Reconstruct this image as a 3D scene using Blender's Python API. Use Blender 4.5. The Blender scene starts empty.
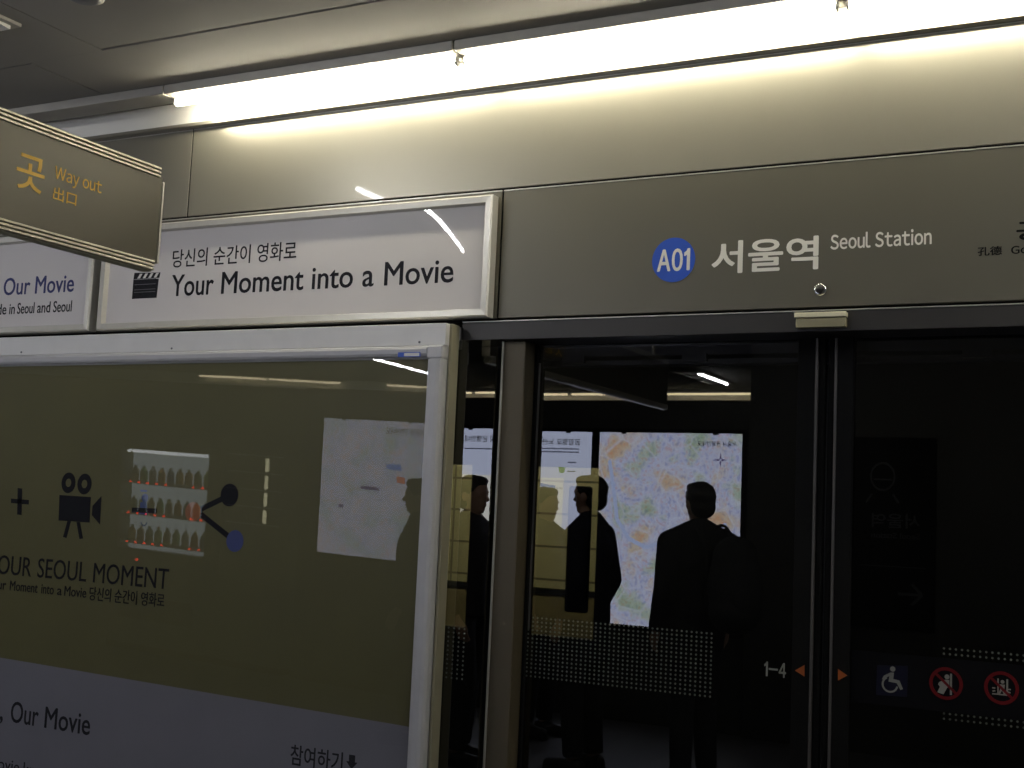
import bpy, bmesh, math, random
from mathutils import Vector, Matrix
random.seed(7)
SC = bpy.context.scene
COL = SC.collection

# ------------------------------------------------------------------ camera, world, exposure
FPX = 1220.0
YAW, PIT, ROL = math.radians(27.2), math.radians(5.8), math.radians(2.58)
CAM = Vector((0.0, -3.5, 1.55))
FW = Vector((-math.sin(YAW) * math.cos(PIT), math.cos(YAW) * math.cos(PIT), math.sin(PIT)))
R0 = Vector((math.cos(YAW), math.sin(YAW), 0.0))
U0 = R0.cross(FW)
RT = R0 * math.cos(ROL) + U0 * math.sin(ROL)
UP = U0 * math.cos(ROL) - R0 * math.sin(ROL)
cd = bpy.data.cameras.new('camera')
cam = bpy.data.objects.new('camera', cd)
COL.objects.link(cam)
m = Matrix((RT, UP, -FW)).transposed().to_4x4()
m.translation = CAM
cam.matrix_world = m
cd.sensor_fit = 'HORIZONTAL'
cd.sensor_width = 36.0
cd.lens = 36.0 * FPX / 1024.0
cd.clip_start = 0.05
cd.clip_end = 100
SC.camera = cam

w = bpy.data.worlds.new('World')
SC.world = w
w.use_nodes = True
w.node_tree.nodes['Background'].inputs[0].default_value = (0.9, 0.95, 1.0, 1)
w.node_tree.nodes['Background'].inputs[1].default_value = 0.12
SC.view_settings.view_transform = 'Standard'
SC.view_settings.look = 'None'
SC.view_settings.gamma = 1.0
SC.view_settings.use_curve_mapping = False
SC.view_settings.exposure = 0.0
SC.cycles.max_bounces = 10
SC.cycles.transparent_max_bounces = 16
SC.cycles.sample_clamp_indirect = 6.0
SC.cycles.caustics_reflective = False
SC.cycles.caustics_refractive = False

COVE_W = 47.0        # radiance of the cove tubes
LAMP_W = 88.0        # radiance of the recessed ceiling lamps
MAP_W = 4.6          # radiance of the map light boxes
COVE_C = (1.0, 0.93, 0.73)
LAMP_C = (0.96, 0.97, 1.0)


def wall_pt(px, py, y):
    """where the sight line of a measured photo point meets the vertical plane at depth y"""
    d = FW + RT * ((px - 512) / FPX) - UP * ((py - 384) / FPX)
    p = CAM + d * ((y - CAM.y) / d.y)
    return p.x, p.z


# ------------------------------------------------------------------ materials
def s2l(c):
    c = c / 255.0
    return c / 12.92 if c <= 0.04045 else ((c + 0.055) / 1.055) ** 2.4


def rgb(r, g, b):
    return (s2l(r), s2l(g), s2l(b), 1)


def mat(name, col, rough=0.5, metal=0.0, var=0.08, scale=9.0, stretch=None, spec=0.5, coat=0.0, bump=0.0):
    M = bpy.data.materials.new(name)
    M.use_nodes = True
    nt = M.node_tree
    b = nt.nodes['Principled BSDF']
    tc = nt.nodes.new('ShaderNodeTexCoord')
    nz = nt.nodes.new('ShaderNodeTexNoise')
    nz.inputs['Scale'].default_value = scale
    nz.inputs['Detail'].default_value = 4
    src = tc.outputs['Object']
    if stretch:
        mp = nt.nodes.new('ShaderNodeMapping')
        mp.inputs['Scale'].default_value = stretch
        nt.links.new(src, mp.inputs[0])
        src = mp.outputs[0]
    nt.links.new(src, nz.inputs['Vector'])
    rp = nt.nodes.new('ShaderNodeValToRGB')
    rp.color_ramp.elements[0].position = 0.3
    rp.color_ramp.elements[1].position = 0.7
    rp.color_ramp.elements[0].color = tuple(c * (1 - var) for c in col[:3]) + (1,)
    rp.color_ramp.elements[1].color = tuple(min(1, c * (1 + var)) for c in col[:3]) + (1,)
    nt.links.new(nz.outputs[0], rp.inputs[0])
    nt.links.new(rp.outputs[0], b.inputs['Base Color'])
    b.inputs['Roughness'].default_value = rough
    b.inputs['Metallic'].default_value = metal
    b.inputs['Specular IOR Level'].default_value = spec
    b.inputs['Coat Weight'].default_value = coat
    b.inputs['Coat Roughness'].default_value = 0.02
    if bump:
        bp = nt.nodes.new('ShaderNodeBump')
        bp.inputs['Strength'].default_value = bump
        bp.inputs['Distance'].default_value = 0.002
        nt.links.new(nz.outputs[0], bp.inputs['Height'])
        nt.links.new(bp.outputs[0], b.inputs['Normal'])
    return M


def emit(name, col, strength, var=0.03):
    M = bpy.data.materials.new(name)
    M.use_nodes = True
    nt = M.node_tree
    nt.nodes.remove(nt.nodes['Principled BSDF'])
    e = nt.nodes.new('ShaderNodeEmission')
    tc = nt.nodes.new('ShaderNodeTexCoord')
    nz = nt.nodes.new('ShaderNodeTexNoise')
    nz.inputs['Scale'].default_value = 3
    nt.links.new(tc.outputs['Object'], nz.inputs['Vector'])
    rp = nt.nodes.new('ShaderNodeValToRGB')
    rp.color_ramp.elements[0].color = tuple(c * (1 - var) for c in col[:3]) + (1,)
    rp.color_ramp.elements[1].color = tuple(col[:3]) + (1,)
    nt.links.new(nz.outputs[0], rp.inputs[0])
    nt.links.new(rp.outputs[0], e.inputs[0])
    e.inputs[1].default_value = strength
    nt.links.new(e.outputs[0], nt.nodes['Material Output'].inputs[0])
    return M


def glass(name, tint, ior=1.5, warp=None, gain=1.0, bow=0.0, lean=0.0):
    """thin pane: tinted see-through plus a mirror-sharp Fresnel reflection; warp bends the sheet slightly"""
    M = bpy.data.materials.new(name)
    M.use_nodes = True
    nt = M.node_tree
    nt.nodes.remove(nt.nodes['Principled BSDF'])
    t = nt.nodes.new('ShaderNodeBsdfTransparent')
    t.inputs[0].default_value = tint + (1,)
    g = nt.nodes.new('ShaderNodeBsdfGlossy')
    g.inputs['Roughness'].default_value = 0.0
    g.inputs[0].default_value = (1, 1, 1, 1)
    fr = nt.nodes.new('ShaderNodeFresnel')
    fr.inputs[0].default_value = ior
    mu = nt.nodes.new('ShaderNodeMath')
    mu.operation = 'MULTIPLY'
    mu.inputs[1].default_value = gain
    mu.use_clamp = True
    nt.links.new(fr.outputs[0], mu.inputs[0])
    gb = nt.nodes.new('ShaderNodeNewGeometry')
    fb = nt.nodes.new('ShaderNodeMath'); fb.operation = 'SUBTRACT'; fb.inputs[0].default_value = 1.0
    nt.links.new(gb.outputs['Backfacing'], fb.inputs[1])
    mf = nt.nodes.new('ShaderNodeMath'); mf.operation = 'MULTIPLY'
    nt.links.new(mu.outputs[0], mf.inputs[0]); nt.links.new(fb.outputs[0], mf.inputs[1])
    mx = nt.nodes.new('ShaderNodeMixShader')
    nt.links.new(mf.outputs[0], mx.inputs[0])
    nt.links.new(t.outputs[0], mx.inputs[1])
    nt.links.new(g.outputs[0], mx.inputs[2])
    nt.links.new(mx.outputs[0], nt.nodes['Material Output'].inputs[0])
    if warp:
        k, x0, base, wob = warp
        ge = nt.nodes.new('ShaderNodeNewGeometry')
        sp = nt.nodes.new('ShaderNodeSeparateXYZ')
        nt.links.new(ge.outputs['Position'], sp.inputs[0])
        a = nt.nodes.new('ShaderNodeMath'); a.operation = 'SUBTRACT'; a.inputs[0].default_value = x0
        nt.links.new(sp.outputs[0], a.inputs[1])
        b = nt.nodes.new('ShaderNodeMath'); b.operation = 'MULTIPLY_ADD'
        b.inputs[1].default_value = k; b.inputs[2].default_value = base
        nt.links.new(a.outputs[0], b.inputs[0])
        if bow:
            sn = nt.nodes.new('ShaderNodeMath'); sn.operation = 'SINE'
            nt.links.new(b.outputs[0], sn.inputs[0])
            b = nt.nodes.new('ShaderNodeMath'); b.operation = 'MULTIPLY'; b.inputs[1].default_value = bow
            nt.links.new(sn.outputs[0], b.inputs[0])
        nz = nt.nodes.new('ShaderNodeTexNoise'); nz.inputs['Scale'].default_value = 2.2; nz.inputs['Detail'].default_value = 0
        nt.links.new(ge.outputs['Position'], nz.inputs['Vector'])
        vs = nt.nodes.new('ShaderNodeVectorMath'); vs.operation = 'SUBTRACT'; vs.inputs[1].default_value = (0.5, 0.5, 0.5)
        nt.links.new(nz.outputs[1], vs.inputs[0])
        vm = nt.nodes.new('ShaderNodeVectorMath'); vm.operation = 'SCALE'; vm.inputs[3].default_value = wob
        nt.links.new(vs.outputs[0], vm.inputs[0])
        cb = nt.nodes.new('ShaderNodeCombineXYZ')
        nt.links.new(b.outputs[0], cb.inputs[2])
        cb.inputs[0].default_value = lean
        ad = nt.nodes.new('ShaderNodeVectorMath'); ad.operation = 'ADD'
        nt.links.new(ge.outputs['Normal'], ad.inputs[0]); nt.links.new(cb.outputs[0], ad.inputs[1])
        ad2 = nt.nodes.new('ShaderNodeVectorMath'); ad2.operation = 'ADD'
        nt.links.new(ad.outputs[0], ad2.inputs[0]); nt.links.new(vm.outputs[0], ad2.inputs[1])
        nm = nt.nodes.new('ShaderNodeVectorMath'); nm.operation = 'NORMALIZE'
        nt.links.new(ad2.outputs[0], nm.inputs[0])
        nt.links.new(nm.outputs[0], g.inputs['Normal'])
    return M


def map_mat(name, stops, scale, speck, strength, fine=38):
    """backlit map print: soft colour regions, fine street speckle and pale road cells"""
    M = bpy.data.materials.new(name)
    M.use_nodes = True
    nt = M.node_tree
    nt.nodes.remove(nt.nodes['Principled BSDF'])
    tc = nt.nodes.new('ShaderNodeTexCoord')
    n1 = nt.nodes.new('ShaderNodeTexNoise'); n1.inputs['Scale'].default_value = scale; n1.inputs['Detail'].default_value = 5
    nt.links.new(tc.outputs['Object'], n1.inputs['Vector'])
    r1 = nt.nodes.new('ShaderNodeValToRGB')
    els = r1.color_ramp.elements
    els[0].position, els[0].color = stops[0][0], stops[0][1] + (1,)
    els[1].position, els[1].color = stops[-1][0], stops[-1][1] + (1,)
    for p, c in stops[1:-1]:
        e = els.new(p); e.color = c + (1,)
    nt.links.new(n1.outputs[0], r1.inputs[0])
    n2 = nt.nodes.new('ShaderNodeTexNoise'); n2.inputs['Scale'].default_value = fine; n2.inputs['Detail'].default_value = 2
    nt.links.new(tc.outputs['Object'], n2.inputs['Vector'])
    r2 = nt.nodes.new('ShaderNodeValToRGB')
    e2 = r2.color_ramp.elements
    e2[0].position, e2[0].color = 0.38, (0.25, 0.25, 0.65, 1)
    e2[1].position, e2[1].color = 0.63, (0.95, 0.35, 0.25, 1)
    for p, c in ((0.44, (1, 1, 1, 1)), (0.57, (1, 1, 1, 1))):
        e = e2.new(p); e.color = c
    nt.links.new(n2.outputs[0], r2.inputs[0])
    mx = nt.nodes.new('ShaderNodeMix'); mx.data_type = 'RGBA'; mx.blend_type = 'MULTIPLY'
    mx.inputs[0].default_value = speck
    nt.links.new(r1.outputs[0], mx.inputs[6]); nt.links.new(r2.outputs[0], mx.inputs[7])
    v = nt.nodes.new('ShaderNodeTexVoronoi'); v.feature = 'DISTANCE_TO_EDGE'; v.inputs['Scale'].default_value = 5.5
    nt.links.new(tc.outputs['Object'], v.inputs['Vector'])
    r3 = nt.nodes.new('ShaderNodeValToRGB')
    r3.color_ramp.elements[0].position, r3.color_ramp.elements[0].color = 0.0, (1, 1, 1, 1)
    r3.color_ramp.elements[1].position, r3.color_ramp.elements[1].color = 0.06, (0, 0, 0, 1)
    nt.links.new(v.outputs[0], r3.inputs[0])
    mx2 = nt.nodes.new('ShaderNodeMix'); mx2.data_type = 'RGBA'
    nt.links.new(r3.outputs[0], mx2.inputs[0])
    nt.links.new(mx.outputs[2], mx2.inputs[6]); mx2.inputs[7].default_value = (0.72, 0.78, 1.0, 1)
    ma = nt.nodes.new('ShaderNodeMath'); ma.operation = 'MULTIPLY'; ma.inputs[1].default_value = 0.55
    nt.links.new(r3.outputs[0], ma.inputs[0]); nt.links.new(ma.outputs[0], mx2.inputs[0])
    em = nt.nodes.new('ShaderNodeEmission')
    nt.links.new(mx2.outputs[2], em.inputs[0])
    em.inputs[1].default_value = strength
    nt.links.new(em.outputs[0], nt.nodes['Material Output'].inputs[0])
    return M


def tile_mat(name, col, joint, sx, sz, rough=0.4):
    M = bpy.data.materials.new(name)
    M.use_nodes = True
    nt = M.node_tree
    b = nt.nodes['Principled BSDF']
    tc = nt.nodes.new('ShaderNodeTexCoord')
    mp = nt.nodes.new('ShaderNodeMapping')
    mp.inputs['Rotation'].default_value = (math.radians(90) if sz else 0, 0, 0)
    nt.links.new(tc.outputs['Object'], mp.inputs[0])
    br = nt.nodes.new('ShaderNodeTexBrick')
    br.offset = 0.0
    br.inputs['Color1'].default_value = col
    br.inputs['Color2'].default_value = tuple(c * 0.93 for c in col[:3]) + (1,)
    br.inputs['Mortar'].default_value = joint
    br.inputs['Scale'].default_value = 1.0
    br.inputs['Mortar Size'].default_value = 0.006
    br.inputs['Brick Width'].default_value = sx
    br.inputs['Row Height'].default_value = sz or sx
    nt.links.new(mp.outputs[0], br.inputs['Vector'])
    nt.links.new(br.outputs[0], b.inputs['Base Color'])
    b.inputs['Roughness'].default_value = rough
    return M


MT = {
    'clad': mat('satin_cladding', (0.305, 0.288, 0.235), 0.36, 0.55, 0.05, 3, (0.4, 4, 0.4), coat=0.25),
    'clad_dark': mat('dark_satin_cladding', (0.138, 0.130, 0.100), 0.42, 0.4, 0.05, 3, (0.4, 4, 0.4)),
    'cover': mat('case_cover_white', (0.70, 0.69, 0.67), 0.4, 0.05, 0.03, 14),
    'cheek': mat('warm_grey_cheek', (0.36, 0.335, 0.23), 0.5, 0.3, 0.05),
    'edge_glint': mat('edge_glint_metal', (0.62, 0.60, 0.54), 0.35, 0.6, 0.05, 20),  # pale colour stands for light caught along edges
    'gap': mat('black_gap', (0.006, 0.006, 0.006), 0.9, 0, 0.1, spec=0.05),
    'beam': mat('dark_beam', (0.032, 0.030, 0.028), 0.45, 0.2, 0.08, 5),
    'alu': mat('aluminium', (0.56, 0.55, 0.53), 0.38, 0.45, 0.05, 30, (0.3, 3, 3)),
    'alu_white': mat('white_painted_metal', (0.52, 0.515, 0.52), 0.38, 0.05, 0.04, 14),
    'ad_frame': mat('ad_frame_aluminium', (0.60, 0.58, 0.52), 0.36, 0.35, 0.04, 30),
    'ad_face': mat('ad_face_print', (0.72, 0.685, 0.665), 0.5, 0, 0.03, 2),
    'ink': mat('dark_ink', (0.006, 0.006, 0.010), 0.6, 0, 0.1, spec=0.15),
    'ink_navy': mat('navy_ink', (0.012, 0.02, 0.14), 0.5, 0, 0.1),
    'ink_grey': mat('grey_ink', (0.12, 0.12, 0.13), 0.5, 0, 0.1),
    'white_ink': mat('white_ink', (0.7, 0.69, 0.65), 0.5, 0, 0.05),
    'white_film': mat('white_film_letters', (0.82, 0.80, 0.72), 0.45, 0, 0.04),
    'black_film': mat('black_film_letters', (0.004, 0.004, 0.004), 0.6, 0, 0.05, spec=0.1),
    'decal_white': mat('white_door_film', (0.25, 0.255, 0.225), 0.5, 0, 0.04, spec=0.2),
    'badge': mat('blue_badge', (0.020, 0.085, 0.50), 0.4, 0, 0.06),
    'olive': mat('olive_print', (0.094, 0.086, 0.026), 0.55, 0, 0.06, 4),
    'pale': mat('pale_grey_print', (0.165, 0.162, 0.19), 0.55, 0, 0.05, 4),
    'orange_print': mat('orange_print', (0.26, 0.10, 0.03), 0.5, 0, 0.05),
    'blue_print': mat('blue_print', (0.03, 0.045, 0.17), 0.5, 0, 0.05),
    'post': mat('door_post_metal', (0.090, 0.073, 0.043), 0.5, 0.3, 0.05, 6, (3, 3, 0.3)),
    'stile': mat('black_stile', (0.006, 0.006, 0.006), 0.8, 0.0, 0.1, spec=0.1),
    'seal_edge': mat('leaf_edge_aluminium', (0.085, 0.078, 0.074), 0.5, 0.2, 0.05),
    'chrome': mat('chrome', (0.75, 0.75, 0.76), 0.12, 1.0, 0.02),
    'brass': mat('champagne_metal', (0.50, 0.45, 0.27), 0.32, 0.6, 0.05, 20),
    'pale_brass': mat('pale_champagne_metal', (0.85, 0.79, 0.55), 0.4, 0.2, 0.05, 20),
    'arrow': mat('orange_film', (0.34, 0.075, 0.006), 0.5, 0, 0.05),
    'red_film': mat('red_film', (0.12, 0.004, 0.006), 0.5, 0, 0.05, spec=0.2),
    'blue_film': mat('dark_blue_film', (0.004, 0.004, 0.015), 0.5, 0, 0.05, spec=0.2),
    'band': mat('black_band_film', (0.003, 0.003, 0.004), 0.8, 0, 0.1, spec=0.1),
    'dot': mat('dot_film', (0.085, 0.092, 0.075), 0.55, 0, 0.05),
    'sign': mat('sign_body', (0.085, 0.077, 0.057), 0.42, 0.3, 0.05, 4),
    'sign_rail': mat('sign_rail', (0.55, 0.52, 0.42), 0.35, 0.5, 0.04, 30),
    'yellow': mat('yellow_film', (0.85, 0.50, 0.04), 0.45, 0, 0.05),
    'ceiling': mat('ceiling_panel', (0.30, 0.286, 0.258), 0.7, 0, 0.03, 2),
    'seam': mat('ceiling_seam', (0.05, 0.05, 0.055), 0.8, 0, 0.1),
    'cove': mat('cove_white', (0.86, 0.84, 0.77), 0.5, 0, 0.03, 3),
    'batten': mat('batten_grey', (0.44, 0.42, 0.37), 0.5, 0.1, 0.04),
    'floor': mat('granite_floor', (0.07, 0.068, 0.063), 0.5, 0, 0.25, 60),
    'wall_dark': mat('dark_wall_panel', (0.035, 0.034, 0.03), 0.45, 0, 0.1, 4),
    'wall_far': mat('far_wall_panels', (0.10, 0.095, 0.075), 0.5, 0, 0.06, 2),
    'beige': tile_mat('beige_liner', (0.42, 0.40, 0.23, 1), (0.12, 0.11, 0.06, 1), 0.9, 0.17, 0.5),
    'tunnel': mat('tunnel_black', (0.008, 0.008, 0.008), 0.8, 0, 0.1),
    'train': mat('train_body_dark', (0.012, 0.012, 0.013), 0.4, 0.1, 0.1),
    'train_floor': mat('train_kick_panel', (0.20, 0.17, 0.085), 0.5, 0, 0.1),
    'rail': mat('door_rail_metal', (0.16, 0.16, 0.22), 0.4, 0.5, 0.1),
    'skin': mat('skin', (0.45, 0.27, 0.19), 0.5, 0, 0.06, 20),
    'hair': mat('black_hair', (0.012, 0.010, 0.009), 0.45, 0, 0.3, 60),
    'coat_black': mat('black_coat', (0.015, 0.015, 0.017), 0.8, 0, 0.15, 30),
    'coat_olive': mat('charcoal_coat', (0.030, 0.030, 0.028), 0.8, 0, 0.15, 30),
    'coat_navy': mat('navy_coat', (0.012, 0.014, 0.028), 0.8, 0, 0.15, 30),
    'trouser': mat('dark_trousers', (0.016, 0.017, 0.022), 0.85, 0, 0.15, 30),
    'shoe': mat('black_shoe', (0.014, 0.013, 0.012), 0.4, 0, 0.1),
    'pack': mat('black_backpack', (0.014, 0.014, 0.015), 0.7, 0, 0.15, 40),
    'tube': emit('cove_tube_glow', COVE_C, COVE_W),
    'lamp': emit('ceiling_lamp_glow', LAMP_C, LAMP_W),
    'far_tube': emit('far_tube_glow', (1.0, 0.86, 0.55), 7.0),
    'vend_glow': emit('vending_backlight', (0.85, 0.95, 1.0), 1.5),
    'red_led': emit('red_led', (1.0, 0.05, 0.02), 9.0),
    'car_fill': emit('car_fill_glow', (1.0, 0.92, 0.68), 46.0),  # glow of the strip added to light the car interior
    'warm_slit': emit('warm_slit_glow', (1.0, 0.95, 0.6), 4.0),
    'vend_red': mat('vending_body', (0.09, 0.09, 0.085), 0.4, 0, 0.05),
    'acrylic': glass('poster_acrylic', (0.97, 0.97, 0.96), 1.45, (-0.0095, -2.0, -0.002, 0.001), 1.0),
    'ad_acrylic': glass('ad_acrylic', (0.98, 0.98, 0.98), 1.45, (8.0, -2.0, 0, 0.004), 1.0, -0.030, 0.03),
    'door_glass': glass('dark_door_glass', (0.55, 0.55, 0.52), 1.55, None, 1.8),
    'clear_back': glass('clear_back_face', (0.9, 0.9, 0.9), 1.01, None, 0.0),
}
MT['map_city'] = map_mat('city_map_print', [(0.28, (0.36, 0.52, 0.34)), (0.40, (0.55, 0.64, 0.60)), (0.47, (0.60, 0.66, 0.92)), (0.53, (0.62, 0.66, 0.84)), (0.60, (0.70, 0.62, 0.52)), (0.70, (0.72, 0.48, 0.30))], 3.2, 0.36, MAP_W * 0.85)
MT['map_area'] = map_mat('area_map_print', [(0.35, (0.52, 0.62, 0.62)), (0.5, (0.68, 0.70, 0.86)), (0.65, (0.76, 0.74, 0.82))], 5.0, 0.38, MAP_W * 0.70, 30)
MT['map_plain'] = emit('guide_sheet_print', (0.62, 0.68, 0.90), MAP_W * 0.95, 0.12)


# ------------------------------------------------------------------ mesh builder
class MB:
    def __init__(self):
        self.v, self.f, self.mi = [], [], []

    def add(self, vs, fs, mi=0):
        o = len(self.v)
        self.v += [Vector(p) for p in vs]
        self.f += [[i + o for i in f] for f in fs]
        self.mi += [mi] * len(fs)
        return self

    def box(self, x0, x1, y0, y1, z0, z1, b=0.0, mi=0):
        if b <= 0:
            vs = [(x, y, z) for x in (x0, x1) for y in (y0, y1) for z in (z0, z1)]
            return self.add(vs, [(0, 1, 3, 2), (4, 6, 7, 5), (0, 4, 5, 1), (2, 3, 7, 6), (0, 2, 6, 4), (1, 5, 7, 3)], mi)
        bm = bmesh.new()
        bmesh.ops.create_cube(bm, size=1)
        for q in bm.verts:
            q.co = Vector(((x0 + x1) / 2 + q.co.x * (x1 - x0), (y0 + y1) / 2 + q.co.y * (y1 - y0), (z0 + z1) / 2 + q.co.z * (z1 - z0)))
        bmesh.ops.bevel(bm, geom=bm.edges[:], offset=b, segments=2, affect='EDGES', profile=0.5)
        bm.verts.ensure_lookup_table()
        self.add([q.co.copy() for q in bm.verts], [[q.index for q in f.verts] for f in bm.faces], mi)
        bm.free()
        return self

    def poly(self, pts, n, o=(0, 0, 0), u=(1, 0, 0), v=(0, 0, 1), depth=0.001):
        """flat outline (u,v pairs) given depth along n"""
        o, u, v, n = Vector(o), Vector(u), Vector(v), Vector(n)
        k = len(pts)
        a = [o + u * p[0] + v * p[1] for p in pts]
        b = [p + n * depth for p in a]
        fs = [list(range(k)), list(range(2 * k - 1, k - 1, -1))]
        fs += [(i, (i + 1) % k, k + (i + 1) % k, k + i) for i in range(k)]
        return self.add(a + b, fs)

    def ring(self, cx, cz, ro, ri, n, o, u, v, depth, a0=0.0, a1=2 * math.pi, seg=40, sx=1.0):
        o, u, v, n = Vector(o), Vector(u), Vector(v), Vector(n)
        vs, fs = [], []
        for i in range(seg + 1):
            a = a0 + (a1 - a0) * i / seg
            for r in (ro, ri):
                p = o + u * (cx + r * sx * math.cos(a)) + v * (cz + r * math.sin(a))
                vs += [p, p + n * depth]
        for i in range(seg):
            k = 4 * i
            fs += [(k, k + 4, k + 6, k + 2), (k + 1, k + 3, k + 7, k + 5), (k, k + 1, k + 5, k + 4), (k + 2, k + 6, k + 7, k + 3)]
        return self.add(vs, fs)

    def disc(self, cx, cz, r, n, o, u, v, depth, seg=28, sx=1.0):
        return self.poly([(cx + r * sx * math.cos(2 * math.pi * i / seg), cz + r * math.sin(2 * math.pi * i / seg)) for i in range(seg)], n, o, u, v, depth)

    def bar(self, x0, z0, x1, z1, wd, n, o, u, v, depth):
        d = Vector((x1 - x0, z1 - z0)); d.normalize()
        p = Vector((-d.y, d.x)) * wd / 2
        return self.poly([(x0 + p.x, z0 + p.y), (x1 + p.x, z1 + p.y), (x1 - p.x, z1 - p.y), (x0 - p.x, z0 - p.y)], n, o, u, v, depth)

    def cone(self, a, b, ra, rb, seg=16, caps=True):
        """tapered round bar with domed ends"""
        a, b = Vector(a), Vector(b)
        d = (b - a)
        L = d.length
        d.normalize()
        s = d.orthogonal().normalized()
        t = d.cross(s)
        prof = []
        if caps:
            for i in range(1, 5):
                q = math.pi / 2 * i / 5
                prof.append((-ra * math.cos(q), ra * math.sin(q)))
        prof += [(0, ra), (L, rb)]
        if caps:
            for i in range(1, 5):
                q = math.pi / 2 * i / 5
                prof.append((L + rb * math.sin(q), rb * math.cos(q)))
        vs, fs = [], []
        for (h, r) in prof:
            for i in range(seg):
                an = 2 * math.pi * i / seg
                vs.append(a + d * h + (s * math.cos(an) + t * math.sin(an)) * r)
        for j in range(len(prof) - 1):
            for i in range(seg):
                fs.append((j * seg + i, j * seg + (i + 1) % seg, (j + 1) * seg + (i + 1) % seg, (j + 1) * seg + i))
        fs.append(list(range(seg - 1, -1, -1)))
        fs.append([(len(prof) - 1) * seg + i for i in range(seg)])
        return self.add(vs, fs)

    def ell(self, c, rx, ry, rz, seg=20, rings=12):
        c = Vector(c)
        vs, fs = [c + Vector((0, 0, rz))], []
        for j in range(1, rings):
            ph = math.pi * j / rings
            for i in range(seg):
                a = 2 * math.pi * i / seg
                vs.append(c + Vector((rx * math.sin(ph) * math.cos(a), ry * math.sin(ph) * math.sin(a), rz * math.cos(ph))))
        vs.append(c - Vector((0, 0, rz)))
        e = len(vs) - 1
        for i in range(seg):
            fs.append((0, 1 + i, 1 + (i + 1) % seg))
            fs.append((e, 1 + (rings - 2) * seg + (i + 1) % seg, 1 + (rings - 2) * seg + i))
        for j in range(rings - 2):
            for i in range(seg):
                fs.append((1 + j * seg + i, 1 + (j + 1) * seg + i, 1 + (j + 1) * seg + (i + 1) % seg, 1 + j * seg + (i + 1) % seg))
        return self.add(vs, fs)

    def lathe(self, prof, c, axis='z', seg=32):
        c = Vector(c)
        vs, fs = [], []
        for (r, h) in prof:
            for i in range(seg):
                a = 2 * math.pi * i / seg
                p = {'z': Vector((r * math.cos(a), r * math.sin(a), h)), 'y': Vector((r * math.cos(a), -h, r * math.sin(a)))}[axis]
                vs.append(c + p)
        for j in range(len(prof) - 1):
            for i in range(seg):
                fs.append((j * seg + i, j * seg + (i + 1) % seg, (j + 1) * seg + (i + 1) % seg, (j + 1) * seg + i))
        fs.append(list(range(seg)))
        fs.append([(len(prof) - 1) * seg + i for i in range(seg)])
        return self.add(vs, fs)

    def text(self, s, x0, x1, z0, z1, o=(0, 0, 0), u=(1, 0, 0), v=(0, 0, 1), n=(0, -1, 0), depth=0.0008, bold=0.0):
        vs, fs = text_geo(s, bold)
        o, u, v, n = Vector(o), Vector(u), Vector(v), Vector(n)
        xs = [p[0] for p in vs]; ys = [p[1] for p in vs]; zs = [p[2] for p in vs]
        ax, ay, az = min(xs), min(ys), min(zs)
        bx, by, bz = max(xs), max(ys), max(zs)
        out = []
        for p in vs:
            out.append(o + u * (x0 + (p[0] - ax) / (bx - ax) * (x1 - x0)) + v * (z0 + (p[1] - ay) / (by - ay) * (z1 - z0)) + n * (depth * (p[2] - az) / max(1e-9, bz - az)))
        return self.add(out, fs)

    def world(self, rot, loc):
        c, s = math.cos(rot), math.sin(rot)
        self.v = [Vector((p.x * c - p.y * s + loc[0], p.x * s + p.y * c + loc[1], p.z + loc[2])) for p in self.v]
        return self

    def build(self, name, material, parent=None, smooth=False, label=None, remesh=None, extra=None, recalc=True):
        me = bpy.data.meshes.new(name)
        if parent is not None:
            org = WORLD[parent.name]
        else:
            lo = [min(p[i] for p in self.v) for i in range(3)]
            hi = [max(p[i] for p in self.v) for i in range(3)]
            org = Vector(((lo[0] + hi[0]) / 2, (lo[1] + hi[1]) / 2, lo[2]))
        me.from_pydata([p - org for p in self.v], [], self.f)
        for p, k in zip(me.polygons, self.mi):
            p.material_index = k
        bm = bmesh.new()
        bm.from_mesh(me)
        if recalc:
            bmesh.ops.recalc_face_normals(bm, faces=bm.faces[:])
        bm.to_mesh(me)
        bm.free()
        if remesh:
            me = remeshed(me, remesh)
            smooth = True
        if smooth:
            for p in me.polygons:
                p.use_smooth = True
        me.materials.clear()
        me.materials.append(material)
        for e in extra or []:
            me.materials.append(e)
        o = bpy.data.objects.new(name, me)
        COL.objects.link(o)
        WORLD[o.name] = org
        if parent is not None:
            o.parent = parent
            # parents are never rotated: the offset of the parent's base is the whole transform
        else:
            o.location = org
        if label:
            o['label'] = label
        return o


WORLD = {}
TXT = {}


def raw_text(s):
    cu = bpy.data.curves.new('t', 'FONT')
    cu.body = s
    cu.extrude = 0.01
    cu.resolution_u = 4
    ob = bpy.data.objects.new('t', cu)
    COL.objects.link(ob)
    dg = bpy.context.evaluated_depsgraph_get()
    me = bpy.data.meshes.new_from_object(ob.evaluated_get(dg))
    out = ([tuple(q.co) for q in me.vertices], [list(p.vertices) for p in me.polygons])
    bpy.data.objects.remove(ob)
    bpy.data.curves.remove(cu)
    bpy.data.meshes.remove(me)
    return out


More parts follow.
